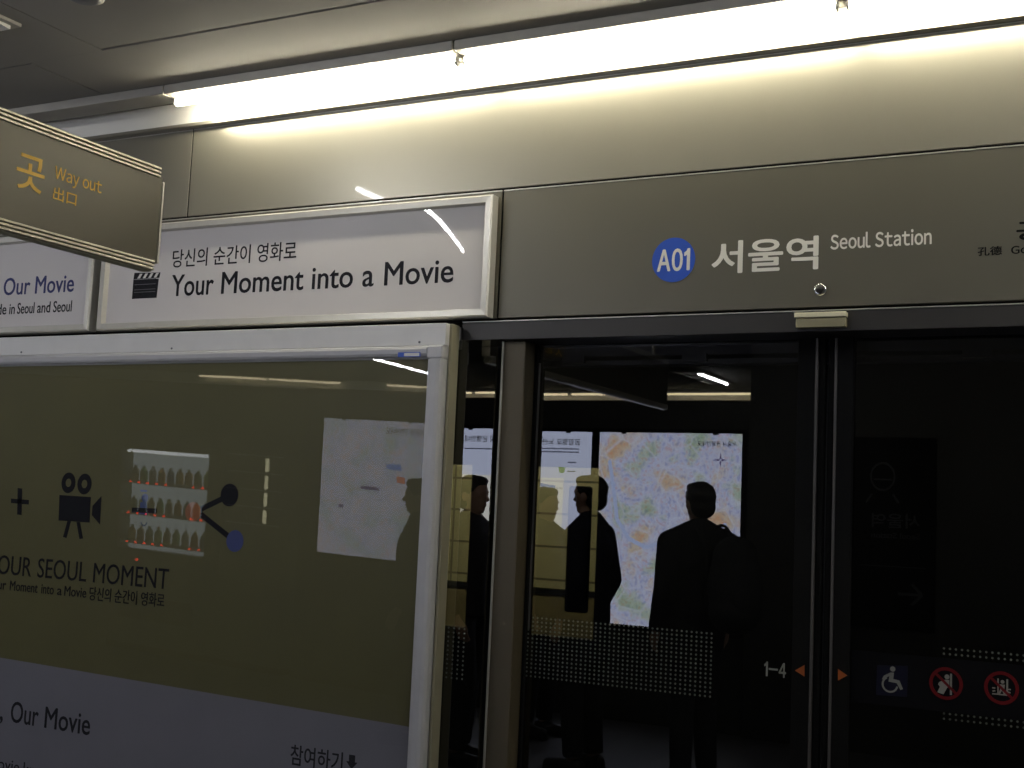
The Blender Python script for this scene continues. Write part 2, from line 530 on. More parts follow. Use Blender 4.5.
def text_geo(s, bold):
    """outline of a line of writing; bold thickens every stroke; a leading '~' sets it in the plain grotesque face"""
    key = (s, bold)
    if key in TXT:
        return TXT[key]
    if s[0] == '~':
        vs, fs, x = [], [], 0.0
        for ch in s[1:]:
            if ch == ' ':
                x += 0.26
                continue
            if ch == '1':
                o1 = [(0.17, 0), (0.285, 0), (0.285, 0.735), (0.195, 0.735), (0.13, 0.645), (0.02, 0.595), (0.02, 0.50), (0.17, 0.57)]
                gv = [(a_, b_, 0.0) for a_, b_ in o1] + [(a_, b_, 0.02) for a_, b_ in o1]
                gf = [list(range(8)), list(range(15, 7, -1))] + [[i_, (i_ + 1) % 8, 8 + (i_ + 1) % 8, 8 + i_] for i_ in range(8)]
            else:
                gv, gf = raw_text(chr(ord(ch) + 0xFEE0))
            lo = min(p[0] for p in gv); hi = max(p[0] for p in gv)
            k = len(vs)
            vs += [(p[0] - lo + x, p[1], p[2]) for p in gv]
            fs += [[i + k for i in f] for f in gf]
            x += hi - lo + 0.075 + 1.6 * bold
    else:
        vs, fs = raw_text(s)
    if bold > 0:
        bv, bf = [], []
        for i_, (dx, dy) in enumerate(((-1, 0), (1, 0), (0, 0.8), (0, -0.8), (0.6, 0.6), (-0.6, -0.6), (0.6, -0.6), (-0.6, 0.6))):
            k = len(bv)
            bv += [(p[0] + dx * bold, p[1] + dy * bold, p[2] + i_ * 0.004) for p in vs]
            bf += [[i + k for i in f] for f in fs]
        vs, fs = bv, bf
    TXT[key] = (vs, fs)
    return TXT[key]


def remeshed(me, voxel):
    ob = bpy.data.objects.new('r', me)
    COL.objects.link(ob)
    md = ob.modifiers.new('r', 'REMESH')
    md.mode = 'VOXEL'
    md.voxel_size = voxel
    sm = ob.modifiers.new('s', 'SMOOTH')
    sm.factor = 0.5
    sm.iterations = 4
    dg = bpy.context.evaluated_depsgraph_get()
    out = bpy.data.meshes.new_from_object(ob.evaluated_get(dg))
    out.name = me.name
    bpy.data.objects.remove(ob)
    bpy.data.meshes.remove(me)
    return out


def thing(name, loc, label, cat, group=None):
    o = bpy.data.objects.new(name, None)
    o.empty_display_size = 0.1
    COL.objects.link(o)
    o.location = loc
    WORLD[o.name] = Vector(loc)
    o['label'] = label
    o['category'] = cat
    if group:
        o['group'] = group
    return o


def tag(o, label, cat, group=None):
    o['label'] = label
    o['category'] = cat
    if group:
        o['group'] = group
    return o


def struct(o):
    o['kind'] = 'structure'
    return o


def copy_tree(o, dx, label, parent=None):
    c = o.copy()
    COL.objects.link(c)
    if parent is None:
        c.location = Vector(o.location) + Vector(dx)
        c['label'] = label
    else:
        c.parent = parent
    for ch in list(o.children):
        copy_tree(ch, dx, None, c)
    return c


# ------------------------------------------------------------------ the setting
CZ = 3.05            # ceiling height
MB().box(-17, 5, -10.6, 0.02, -0.1, 0.0).build('floor', MT['floor'])
struct(bpy.data.objects['floor'])

# ceiling: panels with open joints under a dark slab, one long air slot
c = MB()
c.box(-17, 5, -10.6, 0.12, CZ + 0.02, CZ + 0.12, mi=1)
JX = [-17, -15, -13, -11, -9, -7.2, -5.3]
c.box(-17, -3.505, -0.545, 0.1, CZ, CZ + 0.03)
c.box(-3.498, 5, -0.552, 0.1, CZ, CZ + 0.03)
c.box(-17, -3.154, -10.6, -0.553, CZ, CZ + 0.03)
struct(c.build('ceiling', MT['ceiling'], extra=[MT['seam']]))
# remaining ceiling field leaves a real slot between x -3.14 and the right
c = MB()
c.box(-3.148, 5, -10.6, -0.566, CZ, CZ + 0.03)
o = struct(c.build('ceiling', MT['ceiling']))

# cove under the ceiling: white fascia with a lip below
c = MB()
c.box(-5.6, 2.6, -0.022, 0.02, 2.958, CZ)
struct(c.build('trim_1', MT['cove']))
c = MB()
c.poly([(-0.034, 2.948), (0.0, 2.948), (0.0, 2.9575), (-0.028, 2.9575), (-0.028, 2.960), (-0.034, 2.960)], (1, 0, 0), (-5.6, 0, 0), (0, 1, 0), (0, 0, 1), 8.2)
struct(c.build('trim_2', MT['clad']))
# black carcass behind the cladding
c = MB()
c.box(-6.2, 3.0, 0.02, 0.06, 2.16, CZ)
struct(c.build('wall_front', MT['gap']))
# black joint fillers between the cladding panels
for i, q in enumerate(((-3.2323, -3.2257, 2.6045, 2.948), (-1.8673, -1.8607, 2.168, 2.5985), (-5.6, 2.6, 2.5987, 2.6043))):
    struct(MB().box(q[0], q[1], 0.004, 0.0195, q[2], q[3]).build('trim_%d' % (4 + i), MT['gap']))

# wall carrying the maps, column and far side of the platform (behind the photographer)
c = MB()
c.box(-6.25, -2.52, -5.35, -5.04, 0, 2.415)
struct(c.build('wall_back', MT['wall_dark']))
c = MB()
c.box(-2.50, 0.35, -5.5, -4.98, 0, CZ)
struct(c.build('wall_column', MT['wall_dark']))
c = MB()
c.box(-17, 5, -10.7, -10.3, 0, CZ)
struct(c.build('wall_far', MT['wall_far']))
c = MB()
c.box(-17, -2.0, -10.3, -10.22, 2.90, 2.925)
c.box(-17, -2.0, -10.3, -10.27, 2.925, CZ)
struct(c.build('trim_3', MT['cove']))

# ------------------------------------------------------------------ cladding above the doors
def panel(name, x0, x1, z0, z1, label, group=None, m='clad'):
    t = thing(name, ((x0 + x1) / 2, 0.0, z0), label, 'panel', group)
    MB().box(x0, x1, 0.0, 0.018, z0, z1 - 0.004, 0.0012).build('sheet', MT[m], t)
    MB().box(x0, x1, -0.0015, 0.016, z1 - 0.0045, z1 - 0.001).build('edge_highlight', MT['edge_glint'], t, label='folded edge coloured pale as if catching light')  # highlight along the panel top, put into the colour
    return t


panel('cladding_panel', -5.6, -3.2325, 2.6045, 2.948, 'grey metal wall panel under the unlit end of the cove, left of the vertical seam')
panel('cladding_panel', -3.2255, 2.6, 2.6045, 2.948, 'long grey metal wall panel lit by the tubes, above the station name')
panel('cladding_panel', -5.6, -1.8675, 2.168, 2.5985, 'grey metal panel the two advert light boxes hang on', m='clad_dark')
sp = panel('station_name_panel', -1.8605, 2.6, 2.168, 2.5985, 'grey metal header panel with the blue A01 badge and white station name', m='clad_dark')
YF = -0.0002


def tx(px0, py0, px1, py1, y):
    """corner box on the plane y from a measured text extent"""
    x0 = wall_pt(px0, py0, y)[0]; x1 = wall_pt(px1, py1, y)[0]
    return x0, x1


PL = dict(n=(0, -1, 0), u=(1, 0, 0), v=(0, 0, 1))
b = MB().disc(-1.2605, 2.330, 0.0695, (0, -1, 0), (0, YF, 0), (1, 0, 0), (0, 0, 1), 0.001, 48)
bd = b.build('badge', MT['badge'], sp, label='round blue line badge')
MB().text('~A01', -1.313, -1.207, 2.294, 2.365, (0, YF - 0.001, 0), bold=0.03, **{'n': (0, -1, 0)}).build('badge_lettering', MT['white_film'], bd)
MB().text('서울역', -1.139, -0.817, 2.279, 2.379, (0, YF, 0), bold=0.022).build('lettering', MT['white_film'], sp, label='white Korean station name')
MB().text('~Seoul Station', -0.783, -0.503, 2.334, 2.381, (0, YF, 0), bold=0.022).build('lettering', MT['white_film'], sp, label='white English station name')
for wd, q, lb in (('孔德', (-0.382, -0.320, 2.294, 2.319, 0.018), 'black Chinese name of the next station'), ('~Gongdeok', (-0.297, -0.130, 2.288, 2.318, 0.022), 'black English name of the next station'), ('공덕', (-0.284, -0.150, 2.330, 2.385, 0.028), 'black Korean name of the next station')):
    MB().text(wd, q[0], q[1], q[2], q[3], (0, YF, 0), bold=q[4]).build('lettering', MT['black_film'], sp, label=lb)

# round chrome lock under the name
t = thing('panel_lock', (-0.8085, 0, 2.217), 'small round chrome lock set in the header panel below the station name', 'lock')
MB().lathe([(0.0185, 0), (0.0185, 0.006), (0.015, 0.010), (0.0125, 0.010)], (-0.8085, -0.0003, 2.2175), 'y').build('collar', MT['chrome'], t, True)
MB().lathe([(0.0125, 0.0), (0.0125, 0.006), (0.0105, 0.014), (0.006, 0.017)], (-0.8085, -0.002, 2.2175), 'y').build('plug', MT['beam'], t, True, label='dark centre plug')

# dark beam over the doors
t = thing('door_beam', (-0.4, 0, 2.095), 'dark grey metal beam running over the screen doors', 'beam')
MB().box(-1.990, 2.6, -0.006, 0.14, 2.095, 2.155, 0.002).build('fascia', MT['beam'], t)
MB().box(-1.990, 2.6, -0.007, 0.012, 2.1555, 2.1585).build('edge_highlight', MT['edge_glint'], t, label='upper edge coloured pale as if catching light')  # light on the beam's upper edge painted as a pale strip
r = MB()
r.box(-1.80, 2.5, 0.17, 0.30, 2.058, 2.09)
r.box(-1.80, 2.5, 0.18, 0.24, 2.030, 2.046)
for i in range(9):
    r.box(-1.70 + i * 0.42, -1.62 + i * 0.42, 0.16, 0.25, 2.036, 2.062)
r.build('runner_rail', MT['rail'], t, label='bluish runner rail behind the glass')

t = thing('latch_cover', (-0.808, 0, 2.104), 'small champagne coloured metal latch cover on the beam above the door joint', 'cover')
MB().box(-0.872, -0.730, -0.030, -0.0065, 2.104, 2.131, 0.002).build('body', MT['brass'], t)
MB().box(-0.875, -0.728, -0.036, -0.0065, 2.1325, 2.1475, 0.002).build('lid', MT['pale_brass'], t, label='paler upper lid')

# ------------------------------------------------------------------ advert light boxes
def ad_box(x0, x1, z0, z1, label):
    t = thing('advert_light_box', ((x0 + x1) / 2, -0.03, z0), label, 'light box')
    fw, y0, y1, yf = 0.030, -0.048, -0.004, -0.030
    f = MB()
    for (a, b_) in ((0, 0),):
        pass
    o4 = [(x0, z0), (x1, z0), (x1, z1), (x0, z1)]
    i4 = [(x0 + fw, z0 + fw), (x1 - fw, z0 + fw), (x1 - fw, z1 - fw), (x0 + fw, z1 - fw)]
    for k, nm in enumerate(('bottom_rail', 'side_rail', 'top_rail', 'side_rail')):
        j = (k + 1) % 4
        f = MB()
        prof = [(0.0, y1), (0.0, y0 + 0.006), (0.18, y0), (0.85, y0 + 0.002), (1.0, yf + 0.002), (1.0, yf + 0.012)]
        vs, fs = [], []
        for (s, y) in prof:
            for (oo, ii) in ((o4[k], i4[k]), (o4[j], i4[j])):
                vs.append((oo[0] + (ii[0] - oo[0]) * s, y, oo[1] + (ii[1] - oo[1]) * s))
        n = len(prof)
        for q in range(n - 1):
            fs.append((2 * q, 2 * q + 1, 2 * q + 3, 2 * q + 2))
        fs.append((2 * n - 2, 2 * n - 1, 1, 0))
        fs.append([2 * q for q in range(n)])
        fs.append([2 * q + 1 for q in range(n - 1, -1, -1)])
        f.add(vs, fs).build(nm, MT['ad_frame'], t)
    fc = MB().box(x0 + fw - 0.004, x1 - fw + 0.004, yf + 0.004, yf + 0.010, z0 + fw - 0.004, z1 - fw + 0.004).build('face', MT['ad_face'], t)
    g = MB()
    g.add([(x0 + fw, yf, z0 + fw), (x1 - fw, yf, z0 + fw), (x1 - fw, yf, z1 - fw), (x0 + fw, yf, z1 - fw)], [(0, 1, 2, 3)])
    g.build('cover_sheet', MT['ad_acrylic'], t, label='clear glossy cover sheet', recalc=False)
    return t, fc, yf + 0.004


t, fc, yy = ad_box(-3.612, -1.878, 2.1665, 2.574, 'white advert box reading Your Moment into a Movie with a clapperboard')


def T(s, px0, px1, pym, zb, zt, y, bold=0.0):
    x0 = wall_pt(px0, pym, y)[0]; x1 = wall_pt(px1, pym, y)[0]
    return MB().text(s, x0, x1, zb, zt, (0, y, 0), bold=bold)


def words(ws, pa, pb, cap_px, y, bold=0.0):
    """a line set word by word: (word, left px, right px); baseline through pa and pb; cap height in px at pa"""
    B = MB()
    capu = max(q[1] for q in text_geo('M', bold)[0])
    zc = wall_pt(pa[0], pa[1] - cap_px, y)[1] - wall_pt(pa[0], pa[1], y)[1]
    zb = (wall_pt(pa[0], pa[1], y)[1] + wall_pt(pb[0], pb[1], y)[1]) / 2
    for (w_, l_, r_) in ws:
        g_ = text_geo(w_, bold)[0]
        lo, hi = min(q[1] for q in g_) / capu * zc, max(q[1] for q in g_) / capu * zc
        my = pa[1] + (pb[1] - pa[1]) * ((l_ + r_) / 2 - pa[0]) / (pb[0] - pa[0])
        B.text(w_, wall_pt(l_, my, y)[0], wall_pt(r_, my, y)[0], zb + lo, zb + hi, (0, y, 0), bold=bold)
    return B


def TZ(s, px0, pyb0, pyt0, px1, pyb1, pyt1, y, bold=0.0):
    """text spanning a measured extent: z from the averaged heights of its two ends"""
    a, za = wall_pt(px0, pyb0, y); b_, zb = wall_pt(px1, pyb1, y)
    _, zc = wall_pt(px0, pyt0, y); _, zd = wall_pt(px1, pyt1, y)
    return MB().text(s, a, b_, (za + zb) / 2, (zc + zd) / 2, (0, y, 0), bold=bold)


words([('Your', 171, 213), ('Moment', 221, 303), ('into', 311.5, 352.5), ('a', 362, 373.5), ('Movie', 384, 453)], (171, 296.5), (453, 281.5), 21, yy, 0.012).build('lettering', MT['ink'], fc)
TZ('당신의 순간이 영화로', 172, 268, 249, 296, 260, 242, yy, 0.008).build('lettering', MT['ink'], fc)
# clapperboard picture
x0, z0 = wall_pt(132, 299, yy); x1, z1 = wall_pt(158.5, 273, yy)
CL = dict(n=(0, -1, 0), o=(0, yy, 0), u=(1, 0, 0), v=(0, 0, 1))
b = MB()
b.poly([(x0, z0), (x1, z0), (x1 + .004, z1 - .022), (x0, z1 - .020)], depth=0.0006, **CL)
b.poly([(x0, z1 - .019), (x1 + .006, z1 - .019), (x1 + .010, z1 + .002), (x0 + .003, z1 + .006)], depth=0.0006, **CL)
cb = b.build('clapperboard_picture', MT['ink'], fc)
CL2 = dict(n=(0, -1, 0), o=(0, yy - 0.0006, 0), u=(1, 0, 0), v=(0, 0, 1))
b = MB()
for k in range(4):
    xs = x0 + 0.020 + k * 0.028
    b.poly([(xs, z1 - .017), (xs + .013, z1 - .017), (xs + .025, z1 + .001), (xs + .012, z1 + .001)], depth=0.0004, **CL2)
b.build('stripes', MT['white_ink'], cb, label='white slanting stripes')
b = MB()
for k, zz in enumerate((0.025, 0.035, 0.055, 0.075)):
    b.bar(x0 + 0.008, z0 + zz, x1 - 0.01, z0 + zz, 0.0022, depth=0.0004, **CL2)
b.build('ruled_lines', MT['ink_grey'], cb)

t, fc, yy = ad_box(-4.95, -3.652, 2.1665, 2.574, 'white advert box at the left edge with blue Our Movie lettering')
TZ('Our Movie', 3, 296, 278, 73.5, 291.5, 274, yy, 0.012).build('lettering', MT['ink_navy'], fc, label='navy blue lettering')
words([('Made', -14, 6), ('in', 9, 14.5), ('Seoul', 17, 34), ('and', 37, 50), ('Seoul', 53, 71.5)], (-14, 316), (71.5, 310.5), 10.5, yy, 0.012).build('lettering', MT['ink'], fc)

# ------------------------------------------------------------------ big poster case
t = thing('poster_case', (-3.4, -0.05, 0.02), 'large olive poster in a silver case printed with a camera and Your Seoul Moment', 'poster case')
PX0, PX1 = -4.85, -2.001
MB().box(PX0, PX1, -0.094, 0.02, 2.068, 2.142, 0.003).build('top_cover', MT['cover'], t, label='white top cover strip')
# rounded aluminium snap frame
def snap(pa, pb, horizontal, nm):
    prof = [(0.0, -0.02), (0.0, -0.096), (0.004, -0.1045), (0.012, -0.108), (0.026, -0.106), (0.034, -0.101), (0.037, -0.094), (0.037, -0.088), (0.042, -0.086), (0.042, -0.02)]
    vs, fs = [], []
    for (s, y) in prof:
        if horizontal:
            vs += [(pa, y, 2.067 - s), (pb, y, 2.067 - s)]
        else:
            vs += [(PX1 - 0.004 - s * 1.5, y, pa), (PX1 - 0.004 - s * 1.5, y, pb)]
    n = len(prof)
    fs = [(2 * q, 2 * q + 1, 2 * q + 3, 2 * q + 2) for q in range(n - 1)] + [(2 * n - 2, 2 * n - 1, 1, 0)]
    fs += [[2 * q for q in range(n)], [2 * q + 1 for q in range(n - 1, -1, -1)]]
    return MB().add(vs, fs).build(nm, MT['alu_white'], t, True if False else False)


fr = snap(PX0, PX1 - 0.062, True, 'top_frame')
snap(0.10, 2.024, False, 'side_frame')
MB().box(PX1 - 0.0625, PX1 - 0.002, -0.107, -0.02, 2.0235, 2.068, 0.006).build('corner_cap', MT['alu_white'], t)
MB().box(PX1 - 0.001, PX1 + 0.010, -0.070, -0.020, 0.05, 2.142, 0.002).build('side_cheek', MT['cheek'], t, label='warm grey side cheek')
MB().box(PX0, PX1 - 0.002, -0.075, 0.02, 0.03, 0.10, 0.003).build('bottom_frame', MT['alu_white'], t)
# screws
for px in (22, 172, 420):
    b = MB()
    x, z = wall_pt(px, 333 if px > 300 else 346, -0.094)
    b.lathe([(0.004, 0), (0.004, 0.002), (0.002, 0.003)], (x, -0.094, 2.080), 'y', 12)
    b.build('screw', MT['ink_grey'], t)
# maker's sticker
xa, za = wall_pt(398, 358, -0.106); xb, zb = wall_pt(420.5, 351.5, -0.106)
st = MB().box(xa, xb, -0.1075, -0.1045, 2.0295, 2.0455).build('sticker', MT['badge'], fr, label='small blue and white sticker')
MB().box(xa + 0.024, xb - 0.003, -0.1080, -0.1074, 2.0322, 2.0428).build('white_field', MT['white_ink'], t, label='white field of the small blue sticker')
YP = -0.082
MB().box(PX0, PX1 - 0.03, YP, YP + 0.01, 0.06, 2.04).build('backing_board', MT['olive'], t)
P = lambda px, py: wall_pt(px, py, YP - 0.0002)
PR = dict(n=(0, -1, 0), o=(0, YP - 0.0002, 0), u=(1, 0, 0), v=(0, 0, 1))
# pale lower field with a slanting top edge
a0_ = P(0, 657.5); bq = P(408, 726.5)
sl_ = (bq[1] - a0_[1]) / (bq[0] - a0_[0])
a = (PX0 + 0.02, a0_[1] + sl_ * (PX0 + 0.02 - a0_[0]))
b = MB().poly([(PX0 + .02, 0.07), (PX1 - 0.045, 0.07), (PX1 - 0.045, bq[1] - 0.001), (a[0], a[1])], depth=0.0004, **PR)
b.build('pale_field', MT['pale'], t, label='pale grey lower field of the print')
YQ = YP - 0.0006
P = lambda px, py: wall_pt(px, py, YQ)
PR = dict(n=(0, -1, 0), o=(0, YQ, 0), u=(1, 0, 0), v=(0, 0, 1))


def pp(b, pts, depth=0.0004, k=0):
    b.poly([P(*q) for q in pts], depth=depth, n=(0, -1, 0), o=(0, YQ - 0.0004 * k, 0), u=(1, 0, 0), v=(0, 0, 1))


# plus sign
b = MB()
pp(b, [(17.7, 488), (22.3, 488.5), (21.5, 515), (17.2, 514.5)])
pp(b, [(11, 498.5), (29, 500), (28.8, 504.5), (11, 503)])
b.build('plus_symbol', MT['ink'], t)
# film camera symbol
b = MB()
for (cx, cy) in ((68.5, 482.8), (84.5, 484)):
    x, z = P(cx, cy)
    b.ring(x, z, 0.0395, 0.016, depth=0.0004, sx=0.93, **PR)
pp(b, [(59.5, 495), (91, 497), (89.5, 522.5), (58.5, 520.5)])
pp(b, [(92.5, 506), (101.5, 496), (100, 524.5), (91.8, 515)])
pp(b, [(67.5, 521), (71, 521), (66.5, 538), (63, 537)])
pp(b, [(76.5, 522), (80, 522), (83, 538.5), (79.5, 539)])
b.build('film_camera_symbol', MT['ink'], t)
# reader symbol
b = MB()
x, z = P(145, 498); b.disc(x, z, 0.016, depth=0.0004, **PR)
pp(b, [(140.5, 489.5), (147, 490), (147, 492), (140.5, 491.5)])
rs = b.build('seated_figure_symbol', MT['blue_print'], t)
b = MB(); pp(b, [(140.5, 502), (146.5, 502), (147.5, 515), (139, 514)]); b.build('figure_body', MT['blue_print'], rs)
b = MB(); pp(b, [(132, 507.5), (157, 508.5), (156.5, 513.5), (132, 512.5)], k=1)
x, z = P(144, 522); b.ring(x, z, 0.016, 0.010, (0, -1, 0), (0, YQ, 0), (1, 0, 0), (0, 0, 1), 0.0004, math.pi, 2 * math.pi)
b.build('figure_book', MT['ink'], rs)
# share symbol
b = MB()
xa, za = P(197, 511); xb, zb = P(228, 496); b.bar(xa, za, xb, zb, 0.020, depth=0.0004, **PR)
xb, zb = P(233, 540); b.bar(xa, za, xb, zb, 0.020, depth=0.0004, **PR)
ss = b.build('share_symbol', MT['ink'], t)
PR2 = dict(n=(0, -1, 0), o=(0, YQ - 0.0004, 0), u=(1, 0, 0), v=(0, 0, 1))
for (cx, cy, r_, mm, lb) in ((193, 512, 0.036, 'orange_print', 'orange dot'), (229.5, 495, 0.040, 'ink', 'black dot'), (235, 541, 0.038, 'blue_print', 'blue dot')):
    x, z = P(cx, cy)
    MB().disc(x, z, r_, depth=0.0004, **PR2).build('dot', MT[mm], ss, label=lb)
# writing
b = words([('YOUR', -13, 31), ('SEOUL', 37, 86), ('MOMENT', 92.5, 168)], (-13, 571), (168, 591), 18.5, YQ, 0.0)
b.build('headline', MT['ink'], t)
b = words([('Your', -14, 6), ('Moment', 9.5, 37.5), ('into', 41, 53.5), ('a', 57, 61.5), ('Movie', 64, 86)], (-14, 587.5), (86, 598), 9.5, YQ, 0.006)
b2 = TZ('당신의 순간이 영화로', 89, 600, 586, 164, 608, 594, YQ, 0.008)
b2.build('subline', MT['ink'], t)
b.build('subline', MT['ink'], t)
b = words([('Moment,', -66, 3), ('Our', 10, 38), ('Movie', 44, 90)], (-66, 712), (90, 731.5), 20, YQ, 0.010)
b.build('lower_line', MT['ink'], t)
b = TZ('www.ourmovie.kr', -60, 760, 748, 34, 774, 762, YQ, 0.0)
b.build('lower_line', MT['ink'], t)
b = TZ('참여하기', 290, 764, 743, 342, 774, 753, YQ, 0.012)
x, z = P(352, 760)
b.poly([(x - .012, z + .016), (x + .012, z + .016), (x + .012, z - .006), (x + .022, z - .006), (x, z - .03), (x - .022, z - .006), (x - .012, z - .006)], depth=0.0004, **PR)
b.build('join_line', MT['ink'], t, label='join prompt with a down arrow')
g = MB()
YG = -0.0865
g.add([(PX0, YG, 0.06), (PX1 - 0.045, YG, 0.06), (PX1 - 0.045, YG, 2.035), (PX0, YG, 2.035)], [(0, 1, 2, 3)])
g.build('cover_sheet', MT['acrylic'], t, label='glossy clear cover sheet', recalc=False)

# ------------------------------------------------------------------ screen doors
GY = 0.10


def pane(b, x0, x1, z0, z1, y=GY):
    b.box(x0, x1, y, y + 0.010, z0, z1, mi=1)
    # front face carries the reflective coating
    for i in range(len(b.f) - 6, len(b.f)):
        ys = [b.v[k].y for k in b.f[i]]
        if max(ys) - min(ys) < 1e-6 and abs(ys[0] - y) < 1e-6:
            b.mi[i] = 0
    return b


def dots(b, x0, x1, z0, z1, nx, nz, r=0.0034, y=GY):
    for i in range(nx):
        for j in range(nz):
            x = x0 + (x1 - x0) * i / max(1, nx - 1)
            z = z0 + (z1 - z0) * j / max(1, nz - 1)
            b.disc(x, z, r, (0, -1, 0), (0, y - 0.0003, 0), (1, 0, 0), (0, 0, 1), 0.0004, 8)
    return b


# fixed side light beside the poster
GS = -0.015
t = thing('side_glass', (-1.92, GS, 0.02), 'narrow fixed dark glass between the poster case and the brown door post', 'glass panel')
pane(MB(), -1.994, -1.8525, 0.02, 2.0945, GS).build('pane', MT['door_glass'], t, extra=[MT['clear_back']])
x0 = wall_pt(443, 640, GS)[0]; x1 = wall_pt(464, 640, GS)[0]
dots(MB(), x0, x1, wall_pt(453, 678, GS)[1], wall_pt(453, 628, GS)[1], 5, 12, y=GS).build('dot_band', MT['dot'], t, label='band of small pale dots')
# post
t = thing('door_post', (-1.81, 0.02, 0), 'brown grey metal post left of the sliding doors', 'post')
MB().box(-1.8505, -1.766, 0.022, 0.14, 0.0, 2.094, 0.004).build('body', MT['post'], t)
MB().box(-1.8515, -1.8445, 0.018, 0.03, 0.0, 2.094, 0.001).build('edge_highlight', MT['edge_glint'], t, label='left edge strip coloured pale as a highlight on the post')  # reflection on the post's left edge painted as a pale strip


# left leaf
def leaf(name, x0, x1, joint_right, label):
    t = thing(name, ((x0 + x1) / 2, GY, 0.02), label, 'door')
    pane(MB(), x0, x1, 0.05, 2.085).build('pane', MT['door_glass'], t, extra=[MT['clear_back']])
    if joint_right:
        sx0, sx1, ex0, ex1 = x1 - 0.060, x1 - 0.008, x1 - 0.008, x1
        far0, far1 = x0, x0 + 0.011
    else:
        sx0, sx1, ex0, ex1 = x0 + 0.008, x0 + 0.055, x0, x0 + 0.008
        far0, far1 = x1 - 0.03, x1
    MB().box(sx0, sx1, GY - 0.012, GY + 0.03, 0.03, 2.09, 0.002).build('closing_stile', MT['stile'], t)
    MB().box(ex0, ex1, GY - 0.014, GY + 0.03, 0.03, 2.09, 0.002).build('edge_strip', MT['seal_edge'], t, label='thin grey aluminium edge strip')
    MB().box(far0, far1, GY - 0.012, GY + 0.03, 0.03, 2.09, 0.002).build('hanging_stile', MT['stile'], t)
    MB().box(x0, x1, GY - 0.010, GY + 0.03, 0.02, 0.14, 0.003).build('bottom_rail', MT['stile'], t)
    nose = (x1, x1 + 0.020) if joint_right else (x0 - 0.020, x0)
    MB().box(nose[0], nose[1], GY - 0.006, GY + 0.02, 0.03, 2.09, 0.004).build('rubber_nose', MT['gap'], t)
    return t


LX1, RX0 = -0.832, -0.784
t = leaf('sliding_door', -1.764, LX1, True, 'left dark glass sliding door marked 1-4 left of the centre joint')
x0 = wall_pt(528, 640, GY)[0]; x1 = wall_pt(711, 660, GY)[0]
MB().box(-1.7525, -1.7475, GY - 0.004, GY + 0.005, 1.165, 2.03, 0.001).build('trim_gleam', MT['seal_edge'], t, label='vertical trim strip coloured like the map gleam on it')  # plain lighter colour stands in for the map's reflection on the trim
dots(MB(), x0, x1, 1.016, 1.2015, 40, 15).build('dot_band', MT['dot'], t, label='wide band of small pale dots')
YD = GY - 0.0003
TZ('~1-4', 764, 677, 662, 786, 677, 662.5, YD, 0.022).build('door_number', MT['decal_white'], t, label='white door number')
D = lambda px, py: wall_pt(px, py, YD)
DR = dict(n=(0, -1, 0), o=(0, YD, 0), u=(1, 0, 0), v=(0, 0, 1))
YS = GY - 0.0123
DS = lambda px, py: wall_pt(px, py, YS)
MB().poly([DS(795, 670.5), DS(804.5, 665), DS(804.5, 676.5)], n=(0, -1, 0), o=(0, YS, 0), depth=0.0005).build('arrow', MT['arrow'], t, label='orange arrow pointing left')
# right leaf
t = leaf('sliding_door', RX0, 0.16, False, 'right dark glass sliding door with wheelchair and warning signs right of the centre joint')
MB().poly([DS(838, 669), DS(838, 680.5), DS(847.5, 675.5)], n=(0, -1, 0), o=(0, YS, 0), depth=0.0005).build('arrow', MT['arrow'], t, label='orange arrow pointing right')
xb = wall_pt(1010, 690, YD)[0]
bd = MB().box(RX0 + 0.06, 0.125, YD - 0.0004, YD, 1.047, 1.192).build('sign_band', MT['band'], t, label='black band behind the signs')
YD2 = YD - 0.0006
D = lambda px, py: wall_pt(px, py, YD2)
DR = dict(n=(0, -1, 0), o=(0, YD2, 0), u=(1, 0, 0), v=(0, 0, 1))
DR2 = dict(n=(0, -1, 0), o=(0, YD2 - 0.0005, 0), u=(1, 0, 0), v=(0, 0, 1))
zz = [wall_pt(944, q_, GY)[1] for q_ in (653.7, 648.4, 718.7, 713.4)]
b = dots(MB(), wall_pt(944, 648, GY)[0], 0.12, zz[0], zz[1], 39, 2, 0.0032)
dots(b, wall_pt(944, 714, GY)[0], 0.12, zz[2], zz[3], 39, 2, 0.0032)
b.build('dot_band', MT['dot'], t, label='paired rows of pale dots')
# wheelchair sign
q = [D(877, 665), D(908, 666), D(907, 697), D(876, 695)]
ws = MB().poly(q, depth=0.0004, **DR).build('wheelchair_sign', MT['blue_film'], t, label='white wheelchair user on dark blue')


def dd(b, pts):
    b.poly([D(*p_) for p_ in pts], depth=0.0004, **DR2)


b = MB()
x, z = D(892.8, 669); b.disc(x, z, 0.0072, depth=0.0004, **DR2)
dd(b, [(890, 672.5), (894, 672.5), (893.3, 679), (899.5, 680.5), (903, 689), (900.5, 690), (896.8, 683.2), (888.5, 681.5)])
dd(b, [(890.5, 672.5), (891, 675.5), (885.5, 677.8), (884, 680), (882, 679), (884, 675.5)])
x, z = D(890, 684.5); b.ring(x, z, 0.0225, 0.0175, (0, -1, 0), (0, YD2 - 0.0005, 0), (1, 0, 0), (0, 0, 1), 0.0004, math.radians(115), math.radians(350))
b.build('pictogram', MT['decal_white'], ws)


